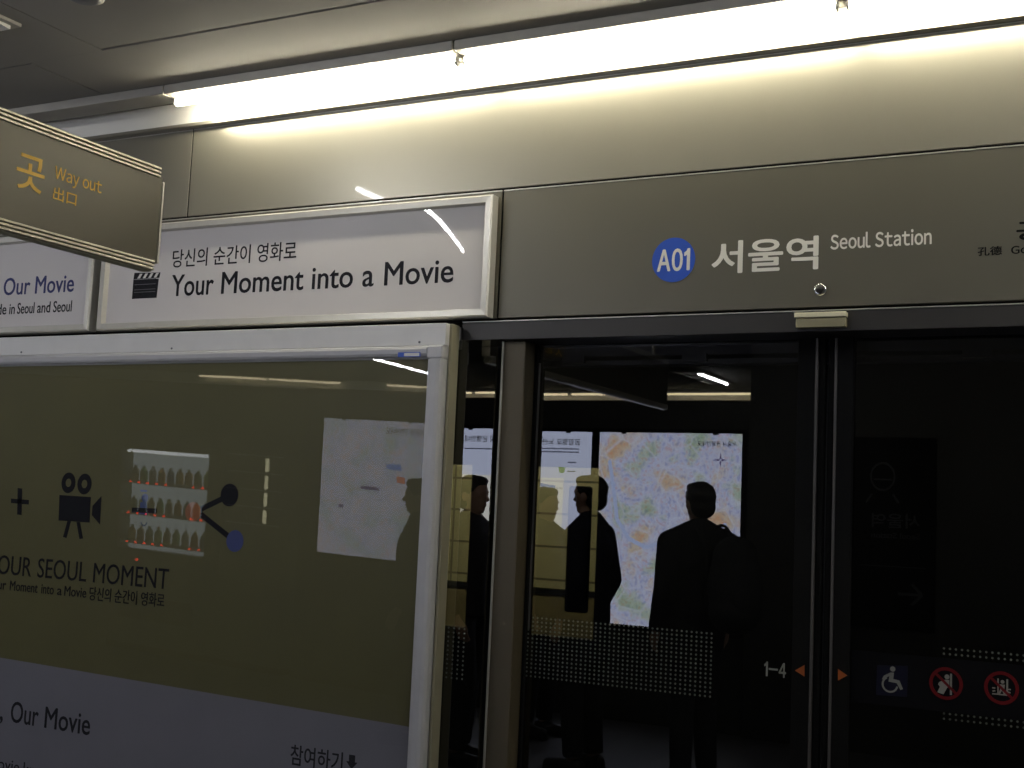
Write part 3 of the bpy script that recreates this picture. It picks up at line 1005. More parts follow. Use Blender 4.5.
def ban(px, py, label, draw):
    x, z = D(px, py)
    o = MB().ring(x, z, 0.0440, 0.0352, depth=0.0004, seg=48, **DR).build('prohibition_sign', MT['red_film'], t, label=label)
    b = MB()
    draw(b, x, z)
    b.v = [Vector((x + (q_.x - x) * 0.87, q_.y, z + (q_.z - z) * 0.87)) for q_ in b.v]
    b.build('pictogram', MT['decal_white'], o)
    MB().bar(x - 0.027, z + 0.025, x + 0.027, z - 0.025, 0.007, (0, -1, 0), (0, YD2 - 0.001, 0), (1, 0, 0), (0, 0, 1), 0.0004).build('slash', MT['red_film'], o)


def lean(b, x, z):
    b.poly([(x + .012, z + .032), (x + .018, z + .032), (x + .018, z - .034), (x + .012, z - .034)], depth=0.0004, **DR2)
    b.disc(x + .003, z + .021, 0.0075, depth=0.0004, **DR2)
    b.poly([(x - .002, z + .012), (x + .010, z + .012), (x + .010, z - .006), (x + .003, z - .014), (x - .007, z - .034), (x - .026, z - .030), (x - .018, z - .012), (x - .024, z - .004), (x - .020, z + .003)], depth=0.0004, **DR2)


def squeeze(b, x, z):
    b.poly([(x - .027, z - .022), (x + .025, z - .022), (x + .025, z - .018), (x - .027, z - .018)], depth=0.0004, **DR2)
    b.poly([(x - .012, z + .028), (x - .008, z + .028), (x - .008, z - .018), (x - .012, z - .018)], depth=0.0004, **DR2)
    b.poly([(x + .014, z + .028), (x + .019, z + .028), (x + .019, z - .018), (x + .014, z - .018)], depth=0.0004, **DR2)
    b.disc(x + .003, z + .019, 0.0055, depth=0.0004, **DR2)
    b.poly([(x - .006, z + .011), (x + .010, z + .011), (x + .008, z - .004), (x + .012, z - .018), (x + .006, z - .018), (x + .002, z - .007), (x - .004, z - .018), (x - .009, z - .018), (x - .004, z - .004)], depth=0.0004, **DR2)
    for s in (-1, 1):
        b.bar(x + s * .018, z - .002, x + s * .027, z - .002, 0.004, depth=0.0004, **DR2)
        b.bar(x + s * .018, z - .010, x + s * .026, z - .012, 0.004, depth=0.0004, **DR2)


ban(946, 683.5, 'red ring sign against leaning on the door', lean)
ban(1001.5, 688, 'red ring sign against forcing the closing doors', squeeze)

# ------------------------------------------------------------------ train standing behind the glass
t = thing('train_car', (-1.5, 1.0, 0.0), 'dark train car standing behind the glass doors with a dim beige interior', 'train')
TY = 0.62
wt = wall_pt(560, 467, TY)[1]; wb = wall_pt(550, 636, TY)[1]
wa0 = wall_pt(440, 500, TY)[0]; wa1 = wall_pt(471, 500, TY)[0]; wb0 = wall_pt(520, 500, TY)[0]; wb1 = wall_pt(598, 500, TY)[0]
b = MB()
b.box(-6, 3, TY, TY + 0.04, 0.0, wb)
b.box(-6, 3, TY, TY + 0.04, wt, 2.9)
b.box(-6, wa0, TY, TY + 0.04, wb, wt)
b.box(wa1, wb0, TY, TY + 0.04, wb, wt)
b.box(wb1, 3, TY, TY + 0.04, wb, wt)
b.build('body_side', MT['train'], t)
b = MB()
b.box(-6, 3, TY, 3.2, 2.86, 2.9)
b.box(-6, 3, TY, 3.2, 0.0, 0.04)
b.box(-6, 3, 3.16, 3.2, 0.0, 2.9)
b.box(-6.0, -5.96, TY, 3.2, 0, 2.9)
b.box(2.96, 3.0, TY, 3.2, 0, 2.9)
b.build('body_shell', MT['train'], t)
IY = 2.3
zr = wall_pt(547, 588, IY)[1]
MB().box(-5.5, -1.5, IY, IY + 0.03, zr, 2.2).build('liner_panel', MT['beige'], t, label='beige inner lining')
MB().box(-5.5, -1.5, IY - 0.01, IY + 0.02, zr - 0.03, zr).build('skirting', MT['stile'], t)
MB().box(-5.5, -1.5, IY - 0.005, IY + 0.03, 0.04, zr - 0.03).build('kick_panel', MT['train_floor'], t)
s0 = wall_pt(565.5, 550, 1.0)[0]; s1 = wall_pt(588.5, 550, 1.0)[0]; sz0 = wall_pt(577, 613, 1.0)[1]; sz1 = wall_pt(577, 486, 1.0)[1]
MB().box(s0, s1, 1.0, 1.03, sz0, sz1, 0.012).build('seat_end_screen', MT['stile'], t, label='black upright screen at a seat end')
MB().box(-4.4, -1.9, 1.5, 1.6, 2.80, 2.85).build('car_fill_strip', MT['car_fill'], t, label='added unseen strip lighting the beige interior')  # out of sight, added so the beige lining shows through the windows

# ------------------------------------------------------------------ cove lamps
def cove_unit(x0, x1, y, label, glow='tube'):
    t = thing('fluorescent_lamp', ((x0 + x1) / 2, y, CZ), label, 'lamp', None)
    MB().box(x0, x1, y - 0.058, y + 0.045, CZ - 0.034, CZ, 0.003).build('batten', MT['batten'], t)
    for s in (x0 + 0.012, x1 - 0.012):
        MB().box(s - 0.005, s + 0.005, y - 0.008, y + 0.008, CZ - 0.045, CZ - 0.0335, 0.002).build('lamp_holder', MT['alu_white'], t)
    tb = MB().cone((x0 + 0.014, y, CZ - 0.051), (x1 - 0.014, y, CZ - 0.051), 0.0135, 0.0135, 14, False).build('tube', MT[glow], t, True)
    for s in (x0 + 0.009, x1 - 0.0145):
        MB().cone((s, y, CZ - 0.051), (s + 0.0055, y, CZ - 0.051), 0.0137, 0.0137, 14, False).build('end_cap', MT['chrome'], tb, True)
    return t


CYL = -0.150
LB = ['fluorescent tube at the left end of the lit cove, above the Your Moment advert',
      'middle fluorescent tube of the cove, above the station name badge',
      'right fluorescent tube of the cove, cut by the top edge of the picture',
      'added unseen fluorescent tube continuing the cove beyond the right edge']  # last tube is out of view, added for its light
base = cove_unit(-3.195, -1.967, CYL, LB[0])
for k in range(1, 4):
    copy_tree(base, (k * 1.236, 0, 0), LB[k])
# unlit batten at the far left
t = thing('lamp_batten', (-4.3, CYL, CZ), 'grey empty lamp batten along the unlit left end of the cove', 'batten')
MB().box(-5.6, -3.20, CYL - 0.058, CYL + 0.045, CZ - 0.034, CZ, 0.003).build('batten', MT['batten'], t)

# far side cove lamps, seen mirrored
FX = [-11.99, -10.74, -8.80, -7.55, -6.30, -5.05, -3.80]
FN = ['farthest left of the tubes across the platform, first of a pair', 'second tube of the left pair across the platform', 'first tube right of the gap across the platform', 'second tube right of the gap across the platform', 'third tube right of the gap across the platform', 'fourth tube right of the gap across the platform', 'last tube right of the gap across the platform']
fb = cove_unit(FX[0], FX[0] + 1.23, -10.18, 'warm fluorescent lamp, ' + FN[0], 'far_tube')
fb['group'] = 'cove tubes across the platform'
for k in range(1, 7):
    copy_tree(fb, (FX[k] - FX[0], 0, 0), 'warm fluorescent lamp, ' + FN[k])

# recessed ceiling lamps with louvres
def recessed(x0, y0, y1, label, end=0.12):
    t = thing('ceiling_lamp', (x0 + 0.16, (y0 + y1) / 2, CZ), label, 'ceiling lamp')
    x1 = x0 + 0.32
    b = MB()
    b.box(x0, x0 + 0.022, y0, y1, CZ - 0.012, CZ - 0.001); b.box(x1 - 0.022, x1, y0, y1, CZ - 0.012, CZ - 0.001)
    b.box(x0 + 0.022, x1 - 0.022, y0, y0 + 0.022, CZ - 0.012, CZ - 0.001); b.box(x0 + 0.022, x1 - 0.022, y1 - 0.022, y1, CZ - 0.012, CZ - 0.001)
    b.build('frame', MT['batten'], t)
    MB().box(x0 + 0.022, x1 - 0.022, y0 + 0.022, y1 - 0.022, CZ - 0.004, CZ - 0.001).build('reflector', MT['cove'], t)
    b = MB()
    n = int((y1 - y0) / 0.12)
    for i in range(1, n - 1):
        yy_ = y0 + (y1 - y0) * i / n
        b.box(x0 + 0.022, x1 - 0.022, yy_ - 0.002, yy_ + 0.002, CZ - 0.012, CZ - 0.0045)
    b.build('louvre', MT['alu'], t)
    MB().poly([(y1 - 0.026, CZ - 0.024), (y1 - 0.022, CZ - 0.024), (y1 - 0.022, CZ - 0.0115), (y1 - 0.13, CZ - 0.0115), (y1 - 0.13, CZ - 0.0145)], (1, 0, 0), (x0 + 0.024, 0, 0), (0, 1, 0), (0, 0, 1), 0.272).build('added_end_plate', MT['cove'], t, label='added white sloping plate that brightens the tube end')  # plate added to give a bright spot at the wall end of the lamp
    for sx in (0.255,):
        MB().cone((x0 + sx, y0 + 0.10, CZ - 0.022), (x0 + sx, y1 - end, CZ - 0.022), 0.013, 0.013, 12, False).build('tube', MT['lamp'], t, True)
    return t


recessed(-3.55, -2.75, -0.83, 'recessed ceiling lamp with a bare tube in the top left corner', 0.38)
recessed(-9.0, -2.75, -0.83, 'added unseen ceiling lamp further left along the platform')  # added out of view to light the platform
recessed(0.25, -2.75, -0.83, 'added unseen ceiling lamp right of the photographer')  # another out-of-view lamp added to light the platform
for lx, nm in ((-10.5, 'far left behind'), (2.6, 'right behind')):
    recessed(lx, -4.9, -3.6, 'added unseen ceiling lamp %s the photographer' % nm)  # fill lamps added behind the camera to raise the overall brightness
recessed(-4.30, -9.5, -8.3, 'recessed ceiling lamp across the platform mirrored in the door glass')
recessed(-7.65, -9.1, -7.6, 'recessed ceiling lamp across the platform mirrored in the poster')
# ceiling fitting
t = thing('ceiling_speaker', (-2.86, -0.90, CZ), 'small dark round fitting in the ceiling at the top edge', 'ceiling fitting')
MB().lathe([(0.05, 0.0), (0.05, -0.008), (0.035, -0.014), (0.0, -0.016)], (-2.86, -0.915, CZ), 'z').build('grille', MT['ink_grey'], t, True)
MB().lathe([(0.058, 0.0), (0.058, -0.004), (0.05, -0.006)], (-2.86, -0.915, CZ), 'z').build('rim', MT['batten'], t, True)

# ------------------------------------------------------------------ hanging way-out sign
SX, SY0, SY1, SZ0, SZ1 = -2.4, -2.95, -0.998, 2.152, 2.449
t = thing('way_out_sign', (SX - 0.06, -1.98, SZ1), 'dark hanging sign with yellow Way out lettering at the left edge', 'sign')
MB().box(SX - 0.042, SX - 0.006, SY0, SY1, SZ0 + 0.028, SZ1 - 0.030, 0.002).build('body', MT['sign'], t)
for nm, za, zb in (('top_rail', SZ1 - 0.036, SZ1), ('bottom_rail', SZ0, SZ0 + 0.034)):
    b = MB()
    b.box(SX - 0.040, SX - 0.010, SY0, SY1 - 0.012, za, zb, 0.002)
    for k in range(3):
        zz = za + 0.004 + k * (zb - za - 0.004) / 3
        b.box(SX - 0.045, SX - 0.001, SY0, SY1 - 0.012, zz, zz + 0.0065, 0.0015)
    b.build(nm, MT['sign_rail'], t, label='pale ridged rail')
MB().box(SX - 0.044, SX - 0.004, SY1 + 0.0005, SY1 + 0.008, SZ0 + 0.026, SZ1 - 0.040, 0.003).build('end_cap', MT['sign_rail'], t)
for y in (-2.7, -1.35):
    pass
for y in (-2.75, -1.90):
    MB().cone((SX - 0.024, y, SZ1 - 0.01), (SX - 0.024, y, CZ), 0.010, 0.010, 12, False).build('hanger_rod', MT['sign_rail'], t, True)


def sgn(px, py):
    d = FW + RT * ((px - 512) / FPX) - UP * ((py - 384) / FPX)
    xx = SX - 0.0058
    p = CAM + d * ((xx - CAM.x) / d.x)
    return p.y, p.z


def ST(s, px0, pyb0, pyt0, px1, pyb1, pyt1, bold):
    a, za = sgn(px0, pyb0); b_, zb = sgn(px1, pyb1)
    _, zc = sgn(px0, pyt0); _, zd = sgn(px1, pyt1)
    return MB().text(s, a, b_, (za + zb) / 2, (zc + zd) / 2, (SX - 0.0058, 0, 0), (0, 1, 0), (0, 0, 1), (1, 0, 0), 0.0008, bold)


ST('곳', 15, 187, 150, 43, 195, 160, 0.014).build('lettering', MT['yellow'], t, label='yellow Korean lettering')
ST('~Way out', 54, 183, 165.5, 101, 196, 181, 0.010).build('lettering', MT['yellow'], t, label='yellow English lettering')
ST('出口', 52.5, 201, 187, 76, 204.5, 192, 0.008).build('lettering', MT['yellow'], t, label='yellow Chinese characters')

# ------------------------------------------------------------------ map light boxes on the back wall (mirrored in the glass)
def map_box(x0, x1, mname, label, z0=0.717):
    z1, y = 2.165, -5.0
    t = thing('map_light_box', ((x0 + x1) / 2, -5.02, z0), label, 'map')
    MB().box(x0 - 0.028, x1 + 0.028, -5.039, y - 0.006, z0 - 0.03, z1 + 0.03, 0.003).build('case', MT['stile'], t)
    f = MB().box(x0, x1, y - 0.006, y, z0, z1).build('face', MT[mname], t, label='glowing printed face')
    for px in (x0 + 0.2, x1 - 0.2):
        MB().box(px - 0.02, px + 0.02, y - 0.006, y + 0.006, z1 - 0.012, z1 + 0.03, 0.002).build('clip', MT['stile'], t)
    return t, f


MU = dict(u=(-1, 0, 0), v=(0, 0, 1), n=(0, 1, 0))
MO = (0, -4.9998, 0)


def mtext(b, s, xl, xr, z0, z1, bold=0.0):
    """xl: left end as a reader facing the map sees it (greater x)"""
    b.text(s, -xl, -xr, z0, z1, MO, (-1, 0, 0), (0, 0, 1), (0, 1, 0), 0.0006, bold)


def patch(f, nm, pts, m_, lb=None):
    MB().poly([(-p_[0], p_[1]) for p_ in pts], (0, 1, 0), MO, (-1, 0, 0), (0, 0, 1), 0.0005).build(nm, MT[m_], f, label=lb)


MT['m_blue'] = emit('map_blue', (0.20, 0.32, 0.75), MAP_W * 0.7)
MT['m_green'] = emit('map_green', (0.28, 0.50, 0.22), MAP_W * 0.6)
MT['m_red'] = emit('map_red', (0.85, 0.25, 0.18), MAP_W * 0.6)
MT['m_violet'] = emit('map_violet', (0.22, 0.16, 0.42), MAP_W * 0.5)
MT['m_dark'] = mat('map_ink', (0.02, 0.02, 0.03), 0.6)
MT['m_pale'] = emit('map_pale', (0.78, 0.78, 0.74), MAP_W)

t, f = map_box(-3.688, -2.56, 'map_city', 'glowing city map nearest the column, pale blue green and orange')
b = MB()
mtext(b, '서울시 관광안내도', -2.60, -2.90, 2.070, 2.108, 0.012)
b.build('map_lettering', MT['m_dark'], f)
b = MB()
x, z = -2.72, 1.97
for a in range(4):
    an = a * math.pi / 2
    b.poly([(-x + 0.055 * math.cos(an), z + 0.055 * math.sin(an)), (-x + 0.012 * math.cos(an + .8), z + 0.012 * math.sin(an + .8)), (-x + 0.012 * math.cos(an - .8), z + 0.012 * math.sin(an - .8))], (0, 1, 0), MO, (-1, 0, 0), (0, 0, 1), 0.0005)
b.build('compass_rose', MT['m_violet'], f)
riv = []
pts = [(-3.60, 1.95), (-3.56, 1.75), (-3.52, 1.5), (-3.42, 1.36), (-3.28, 1.30), (-3.16, 1.34), (-3.05, 1.26), (-2.92, 1.32), (-2.80, 1.44), (-2.66, 1.50)]
b = MB()
for (p, q) in zip(pts[:-1], pts[1:]):
    b.bar(-p[0], p[1], -q[0], q[1], 0.030, (0, 1, 0), MO, (-1, 0, 0), (0, 0, 1), 0.0004)
MT['m_river'] = emit('map_river', (0.55, 0.66, 1.0), MAP_W * 0.8)
b.build('river_line', MT['m_river'], f)

t, f = map_box(-4.904, -3.755, 'map_plain', 'glowing white guide sheet between the two coloured maps')
b = MB()
mtext(b, '공항철도 노선별 출발시각 및 운행안내', -3.85, -4.75, 2.060, 2.110, 0.016)
b.build('map_lettering', MT['m_dark'], f)
patch(f, 'pale_area', [(-3.98, 1.80), (-4.85, 1.80), (-4.85, 1.05), (-3.98, 1.05)], 'm_pale')
patch(f, 'blue_block', [(-4.18, 1.86), (-4.40, 1.88), (-4.42, 1.55), (-4.22, 1.52)], 'm_blue')
patch(f, 'blue_block', [(-4.05, 1.74), (-4.20, 1.76), (-4.22, 1.66), (-4.06, 1.62)], 'm_blue')
patch(f, 'green_block', [(-3.97, 1.885), (-4.03, 1.89), (-4.02, 1.84), (-3.98, 1.84)], 'm_green')
b = MB()
for k, (xa, xb, z) in enumerate(((-3.86, -4.45, 2.03), (-3.86, -4.75, 2.005), (-3.88, -3.95, 1.925), (-3.88, -3.95, 1.855), (-3.98, -4.12, 1.72))):
    b.bar(-xa, z, -xb, z, 0.010, (0, 1, 0), MO, (-1, 0, 0), (0, 0, 1), 0.0005)
MT['m_grey'] = emit('map_grey', (0.22, 0.25, 0.38), MAP_W * 0.5)
b.build('text_rule', MT['m_grey'], f)

t, f = map_box(-6.02, -4.972, 'map_area', 'glowing pale area map farthest from the column', 1.06)
b = MB()
mtext(b, '서울역 주변안내도', -5.04, -5.40, 2.055, 2.115, 0.012)
b.build('map_lettering', MT['m_dark'], f)
patch(f, 'red_block', [(-5.20, 1.72), (-5.28, 1.73), (-5.28, 1.68), (-5.20, 1.67)], 'm_red')
patch(f, 'blue_block', [(-5.24, 1.82), (-5.38, 1.82), (-5.39, 1.78), (-5.24, 1.77)], 'm_blue')
patch(f, 'violet_block', [(-5.44, 1.625), (-5.62, 1.630), (-5.62, 1.605), (-5.44, 1.60)], 'm_violet')
patch(f, 'violet_block', [(-5.78, 1.465), (-5.83, 1.465), (-5.83, 1.44), (-5.78, 1.44)], 'm_violet')

# direction sign on the column
t = thing('column_sign', (-1.7, -4.96, 1.0), 'unlit black direction sign with train symbol and arrow on the column', 'sign')
xs0, xs1 = -1.82, -1.20
MB().box(xs0, xs1, -4.979, -4.955, 0.85, 2.15, 0.004).build('plate', MT['stile'], t)
CO = (0, -4.9548, 0)
b = MB()
b.text('서울역', 1.30, 1.62, 1.53, 1.63, CO, (-1, 0, 0), (0, 0, 1), (0, 1, 0), 0.0006, 0.016)
b.text('Seoul Station', 1.30, 1.62, 1.46, 1.50, CO, (-1, 0, 0), (0, 0, 1), (0, 1, 0), 0.0006, 0.01)
b.bar(1.26, 1.27, 1.70, 1.27, 0.006, (0, 1, 0), CO, (-1, 0, 0), (0, 0, 1), 0.0006)
b.bar(1.28, 1.09, 1.44, 1.09, 0.02, (0, 1, 0), CO, (-1, 0, 0), (0, 0, 1), 0.0006)
b.bar(1.28, 1.09, 1.35, 1.16, 0.02, (0, 1, 0), CO, (-1, 0, 0), (0, 0, 1), 0.0006)
b.bar(1.28, 1.09, 1.35, 1.02, 0.02, (0, 1, 0), CO, (-1, 0, 0), (0, 0, 1), 0.0006)
b.build('lettering', MT['ink_grey'], t)
b = MB()
b.ring(1.55, 1.88, 0.10, 0.085, (0, 1, 0), CO, (-1, 0, 0), (0, 0, 1), 0.0006, sx=0.85)
b.bar(1.48, 1.76, 1.44, 1.70, 0.014, (0, 1, 0), CO, (-1, 0, 0), (0, 0, 1), 0.0006)
b.bar(1.62, 1.76, 1.66, 1.70, 0.014, (0, 1, 0), CO, (-1, 0, 0), (0, 0, 1), 0.0006)
b.bar(1.49, 1.86, 1.61, 1.86, 0.012, (0, 1, 0), CO, (-1, 0, 0), (0, 0, 1), 0.0006)
b.build('train_symbol', MT['ink_grey'], t)

# ------------------------------------------------------------------ vending machines (mirrored in the poster)
def vending(x0, x1, z0w, z1w, label):
    y = -5.0
    t = thing('vending_machine', ((x0 + x1) / 2, y - 0.35, 0), label, 'vending machine')
    wx0, wx1 = x0 + 0.12, x1 - 0.12
    b = MB()
    b.box(x0, x1, y - 0.72, y - 0.16, 0.06, 1.95)
    b.box(x0, x1, y - 0.16, y, 0.06, z0w)
    b.box(x0, x1, y - 0.16, y, z1w, 1.95)
    b.box(x0, wx0, y - 0.16, y, z0w, z1w)
    b.box(wx1, x1, y - 0.16, y, z0w, z1w)
    b.build('cabinet', MT['vend_red'], t)
    MB().box(x0 + 0.03, x1 - 0.03, y - 0.68, y - 0.04, 0.0, 0.06).build('plinth', MT['stile'], t)
    MB().box(wx0, wx1, y - 0.159, y - 0.152, z0w, z1w).build('back_light', MT['vend_glow'], t, label='white glowing back panel')
    MB().box(x0 + 0.2, x1 - 0.2, y - 0.001, y + 0.012, 0.28, 0.48, 0.004).build('dispensing_flap', MT['stile'], t)
    return t, wx0, wx1


t, wx0, wx1 = vending(-8.37, -7.10, 0.89, 1.79, 'drinks vending machine with three lit shelves of bottles')
tz = [0.965, 1.225, 1.505]
BC = [(0.6, 0.34, 0.10), (0.20, 0.50, 0.18), (0.45, 0.22, 0.14), (0.6, 0.6, 0.55), (0.22, 0.28, 0.20), (0.75, 0.26, 0.05), (0.4, 0.6, 0.22), (0.16, 0.24, 0.5), (0.30, 0.22, 0.14)]
BN = ['amber', 'green', 'brown', 'clear', 'dark', 'orange', 'lime', 'blue', 'cola coloured']
BM = [mat('drink_%s' % n_.replace(' ', '_'), c_, 0.25, 0, 0.1) for n_, c_ in zip(BN, BC)]
CAPM = mat('bottle_cap', (0.6, 0.6, 0.58), 0.4)
RN = ['bottom', 'middle', 'top']
for r_, zz in enumerate(tz):
    MB().box(wx0, wx1, -5.15, -5.04, zz - 0.03, zz).build('shelf', MT['alu_white'], t)
    for k in range(9):
        bx = wx0 + 0.09 + k * (wx1 - wx0 - 0.18) / 8
        MB().box(bx - 0.012, bx + 0.012, -5.038, -5.030, zz - 0.024, zz - 0.008).build('button', MT['red_led'], t, label='red lit button') if k not in (5, 6) else None
        j = (k * 2 + r_ * 4) % 9
        q = thing('drink_bottle', (bx, -5.095, zz), '%s drink bottle, %s shelf of the vending machine, place %d from the left' % (BN[j], RN[r_], 9 - k), 'bottle', 'drink bottles in the vending machine')
        MB().lathe([(0.030, 0.0), (0.034, 0.006), (0.034, 0.080), (0.027, 0.100), (0.013, 0.115), (0.013, 0.124)], (bx, -5.095, zz), 'z', 16).build('bottle', BM[j], q, True)
        MB().lathe([(0.0145, 0.124), (0.0145, 0.138)], (bx, -5.095, zz), 'z', 14).build('cap', CAPM, q)
MB().box(wx0 + 0.05, wx1 - 0.05, -5.05, -5.02, 1.757, 1.785, 0.004).build('bottle_fill', emit('bottle_fill_glow', (0.95, 0.98, 1.0), 6.0), t, label='added glowing strip lighting the bottles from the front')  # front light added so the bottles are not only backlit
MB().box(-8.0, -7.97, -5.0, -4.99, 0.79, 0.81).build('coin_light', MT['red_led'], t)
g = MB().add([(wx0, -5.004, 0.89), (wx1, -5.004, 0.89), (wx1, -5.004, 1.79), (wx0, -5.004, 1.79)], [(3, 2, 1, 0)])
g.build('front_window', glass('vending_window', (0.95, 0.97, 0.97), 1.4), t, recalc=False)

t = thing('snack_machine', (-6.6, -5.35, 0), 'dark snack machine with slim warm light strips beside the drinks machine', 'vending machine')
MB().box(-7.05, -6.32, -5.72, -5.0, 0.06, 1.95, 0.01).build('cabinet', MT['vend_red'], t)
MB().box(-7.08, -6.36, -5.68, -5.04, 0.0, 0.06).build('plinth', MT['stile'], t)
for k in range(4):
    MB().box(-6.60, -6.565, -5.001, -4.992, 1.240 + k * 0.145, 1.350 + k * 0.145, 0.002).build('light_strip', MT['warm_slit'], t, label='slim warm light strip')
b = MB()
for k in range(5):
    b.box(-7.0, -6.42, -5.001, -4.994, 1.222 + k * 0.145, 1.230 + k * 0.145)
b.build('shelf_edge', MT['alu'], t)

# ------------------------------------------------------------------ waiting people (mirrored in the glass)
def person(x, y, rot, h, label, coat, stance=0, slim=1.0, long_coat=False):
    """local frame: faces +x, left is +y, feet at z 0"""
    k = h / 1.75
    t = thing('person', (x, y, 0), label, 'person')

    def S(p):
        return Vector((p[0] * k, p[1] * k, p[2] * k))
    st = 0.05 if stance else 0.0
    hipL, hipR = (0, 0.085, 0.93), (0, -0.085, 0.93)
    kneeL, kneeR = (0.02 + st, 0.095, 0.50), (0.015 - st, -0.095, 0.50)
    ankL, ankR = (-0.02 + st, 0.105, 0.085), (-0.02 - st, -0.105, 0.085)
    sw = 0.6 + 0.4 * slim
    shL, shR = (-0.01, 0.185 * sw, 1.395), (-0.01, -0.185 * sw, 1.395)
    elL, elR = (-0.06, 0.235 * sw, 1.13), (-0.06, -0.235 * sw, 1.13)
    wrL, wrR = (0.055, 0.225 * sw, 0.90), (0.055, -0.225 * sw, 0.90)
    B = MB()
    # torso, pelvis, neck
    B.ell(S((0, 0, 0.97)), .105 * k, .155 * k, .12 * k); B.ell(S((0, 0, 1.12)), .095 * k, .135 * sw * k, .15 * k)
    B.ell(S((0, 0, 1.30)), .105 * k, .160 * sw * k, .145 * k); B.cone(S(shL), S(shR), .058 * k, .058 * k)
    B.cone(S((-.005, 0, 1.40)), S((.012, 0, 1.56)), .06 * k, .05 * k)
    # head: skull, face, jaw, nose, ears, brow, lips
    B.ell(S((.004, 0, 1.655)), .098 * k, .078 * k, .095 * k); B.ell(S((.035, 0, 1.605)), .060 * k, .058 * k, .085 * k)
    B.ell(S((.058, 0, 1.545)), .032 * k, .036 * k, .026 * k)
    B.cone(S((.092, 0, 1.640)), S((.112, 0, 1.605)), .010 * k, .014 * k, 10)
    B.ell(S((.088, 0, 1.652)), .016 * k, .050 * k, .012 * k); B.ell(S((.090, 0, 1.572)), .012 * k, .024 * k, .010 * k)
    for s in (-1, 1):
        B.ell(S((-.008, s * .080, 1.622)), .020 * k, .010 * k, .033 * k)
        B.ell(S((.082, s * .032, 1.634)), .010 * k, .015 * k, .008 * k)
    for (sh, el, wr, s) in ((shL, elL, wrL, 1), (shR, elR, wrR, -1)):
        B.cone(S(sh), S(el), .050 * k, .038 * k); B.cone(S(el), S(wr), .038 * k, .026 * k)
        w_ = Vector(wr)
        dr = (Vector(wr) - Vector(el)).normalized()
        pc = w_ + dr * 0.055
        B.cone(S(w_), S(w_ + dr * 0.075), .024 * k, .030 * k, 12)
        B.ell(S(pc), .030 * k, .020 * k, .045 * k)
        for i, (off, L) in enumerate(((.030, .068), (.010, .078), (-.010, .072), (-.030, .056))):
            a0 = w_ + dr * 0.095 + Vector((off, 0, 0.25 * off))
            a1 = a0 + dr * L * 0.55 + Vector((0, -s * 0.006, 0))
            a2 = a1 + (dr * 0.75 + Vector((-0.25, -s * 0.55, 0))).normalized() * L * 0.5
            B.cone(S(a0), S(a1), .0092 * k, .0085 * k, 10); B.cone(S(a1), S(a2), .0085 * k, .0075 * k, 10)
        b0 = w_ + dr * 0.035 + Vector((.022, -s * .004, 0))
        b1 = b0 + Vector((.030, -s * .010, -.030)); b2 = b1 + Vector((.006, -s * .010, -.030))
        B.cone(S(b0), S(b1), .012 * k, .0105 * k, 10); B.cone(S(b1), S(b2), .0105 * k, .009 * k, 10)
    for (hp, kn, an) in ((hipL, kneeL, ankL), (hipR, kneeR, ankR)):
        B.cone(S(hp), S(kn), .082 * k, .055 * k); B.cone(S(kn), S(an), .055 * k, .037 * k)
        B.cone(S((an[0], an[1], .05)), S((an[0] + .15, an[1], .035)), .036 * k, .028 * k)
    B.world(rot, (x, y, 0)).build('body', MT['skin'], t, remesh=0.0075)
    # trousers
    Tm = MB()
    Tm.ell(S((0, 0, .95)), .128 * k, .172 * k, .12 * k)
    for (hp, kn, an) in ((hipL, kneeL, ankL), (hipR, kneeR, ankR)):
        Tm.cone(S(hp), S(kn), .100 * k, .076 * k); Tm.cone(S(kn), S((an[0], an[1], .10)), .076 * k, .062 * k, 16, False)
    Tm.world(rot, (x, y, 0)).build('trousers', MT['trouser'], t, remesh=0.012)
    for an, nm in ((ankL, 'shoe'), (ankR, 'shoe')):
        Sh = MB()
        Sh.cone(S((an[0] - .03, an[1], .05)), S((an[0] + .17, an[1], .040)), .050 * k, .040 * k)
        Sh.box((an[0] - .08) * k, (an[0] + .20) * k, (an[1] - .045) * k, (an[1] + .045) * k, 0.0, 0.022, 0.006)
        Sh.world(rot, (x, y, 0)).build(nm, MT['shoe'], t, remesh=0.010)
    # coat
    Ct = MB()
    hem = 0.62 if long_coat else 0.86
    Ct.cone(S((0, .03 * slim, 1.30)), S((0, .05 * slim, hem + .03)), .135 * k, .145 * k, 20, False)
    Ct.cone(S((0, -.03 * slim, 1.30)), S((0, -.05 * slim, hem + .03)), .135 * k, .145 * k, 20, False)
    Ct.ell(S((-.01, 0, 1.30)), .145 * k, .200 * sw * k, .155 * k)
    Ct.cone(S(shL), S(shR), .078 * k, .078 * k)
    Ct.cone(S((-.012, 0, 1.40)), S((0, 0, 1.505)), .090 * k, .072 * k, 18, False)
    for (sh, el, wr) in ((shL, elL, wrL), (shR, elR, wrR)):
        Ct.cone(S((-.01, 0, 1.475)), S(sh), .080 * k, .074 * k)
        Ct.cone(S(sh), S(el), .078 * k, .064 * k); Ct.cone(S(el), S(wr), .064 * k, .050 * k, 16, False)
        Ct.cone(S(el), S(el), .064 * k, .064 * k) if False else None
    Ct.world(rot, (x, y, 0)).build('coat', MT[coat], t, remesh=0.012)
    # hair
    H = MB()
    H.ell(S((-.014, 0, 1.672)), .105 * k, .088 * k, .090 * k); H.ell(S((-.048, 0, 1.610)), .062 * k, .078 * k, .070 * k)
    H.ell(S((.040, 0, 1.722)), .060 * k, .066 * k, .034 * k)
    H.world(rot, (x, y, 0)).build('hair', MT['hair'], t, remesh=0.008)
    return t


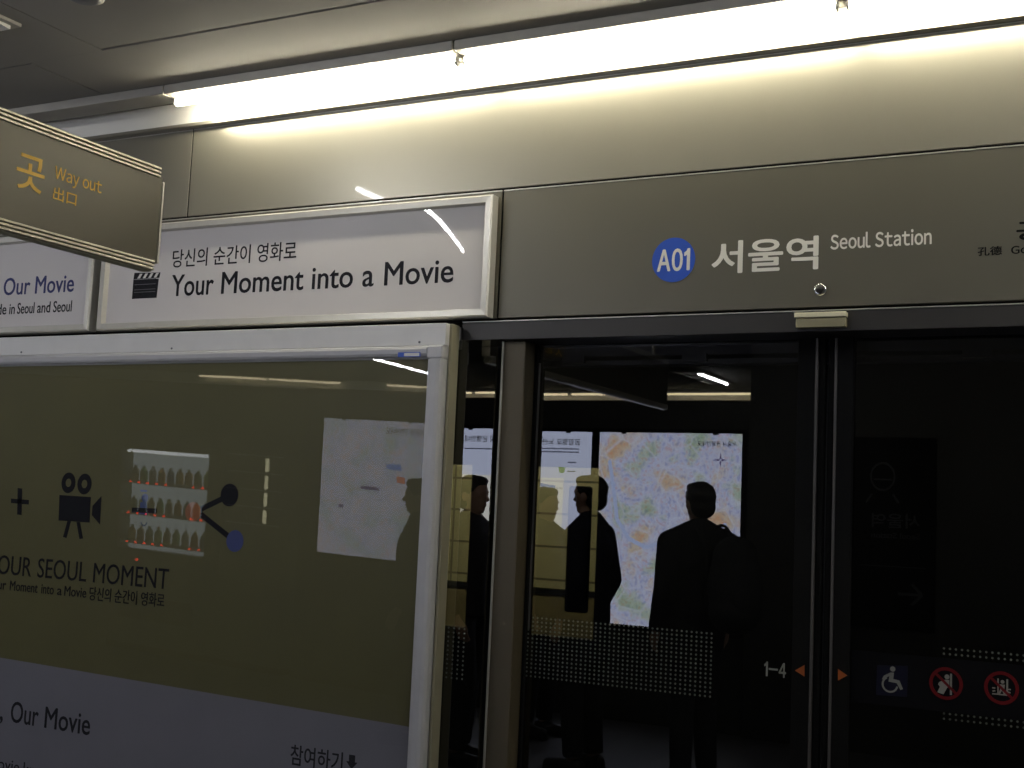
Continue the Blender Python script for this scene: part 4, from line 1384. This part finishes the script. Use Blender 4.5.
def mirror_x(px, py, yv, g=GY):
    x, z = wall_pt(px, py, yv)
    return x, 2 * g - yv, z


# man with the backpack
x, y, z = mirror_x(697, 483, 3.4)
person(x + 0.02, y, math.radians(226), 1.745, 'person in a dark jacket carrying a backpack, in front of the city map', 'coat_black', 1)
t = thing('backpack', (x + 0.34, y + 0.16, 0.95), 'bulky black backpack worn by the person in front of the city map', 'backpack')
BX, BY = x + 0.285, y + 0.135
b = MB()
b.ell((0, 0, 1.17), .150, .165, .225); b.ell((0.0, 0, 1.33), .120, .140, .12); b.ell((0.01, 0, 1.03), .14, .165, .13)
b.world(math.radians(30), (BX, BY, 0)).build('bag', MT['pack'], t, remesh=0.012)
b = MB()
b.ell((0.10, 0, 1.10), .06, .11, .12)
b.world(math.radians(30), (BX, BY, 0)).build('front_pocket', MT['pack'], t, True)
b = MB()
for i in range(10):
    a0, a1 = math.pi * i / 10, math.pi * (i + 1) / 10
    b.cone((-.085 + .050 * math.cos(a0), 0, 1.43 + .075 * math.sin(a0)), (-.085 + .050 * math.cos(a1), 0, 1.43 + .075 * math.sin(a1)), .009, .009, 8)
b.world(0, (BX, BY, 0)).build('carry_handle', MT['pack'], t, True)
for sy in (-1, 1):
    b = MB()
    b.cone((-.13, sy * .09, 1.36), (-.20, sy * .10, 1.47), .016, .016, 8)
    b.cone((-.13, sy * .09, 1.05), (-.13, sy * .09, 1.36), .014, .014, 8)
    b.world(math.radians(30), (BX, BY, 0)).build('shoulder_strap', MT['pack'], t, True)
# slim standing person
x, y, z = mirror_x(591, 477, 3.4)
person(x - 0.0, y, math.radians(192), 1.765, 'person in a long dark coat standing between the guide sheet and the city map', 'coat_navy', 0, 0.35, True)
x, y, z = mirror_x(546, 490, 4.3)
person(x, y, math.radians(15), 1.70, 'person in a charcoal coat facing right in front of the guide sheet', 'coat_olive', 0, 0.8)
x, y, z = mirror_x(491, 478, 3.4)
person(x, y, math.radians(5), 1.735, 'tall person in a dark jacket facing right at the left side of the guide sheet', 'coat_black', 1, 0.8)
x, y, z = mirror_x(420, 483, 3.4, -0.09)
person(x, y, math.radians(160), 1.69, 'person in a dark jacket in front of the area map', 'coat_navy', 0, 1.0)
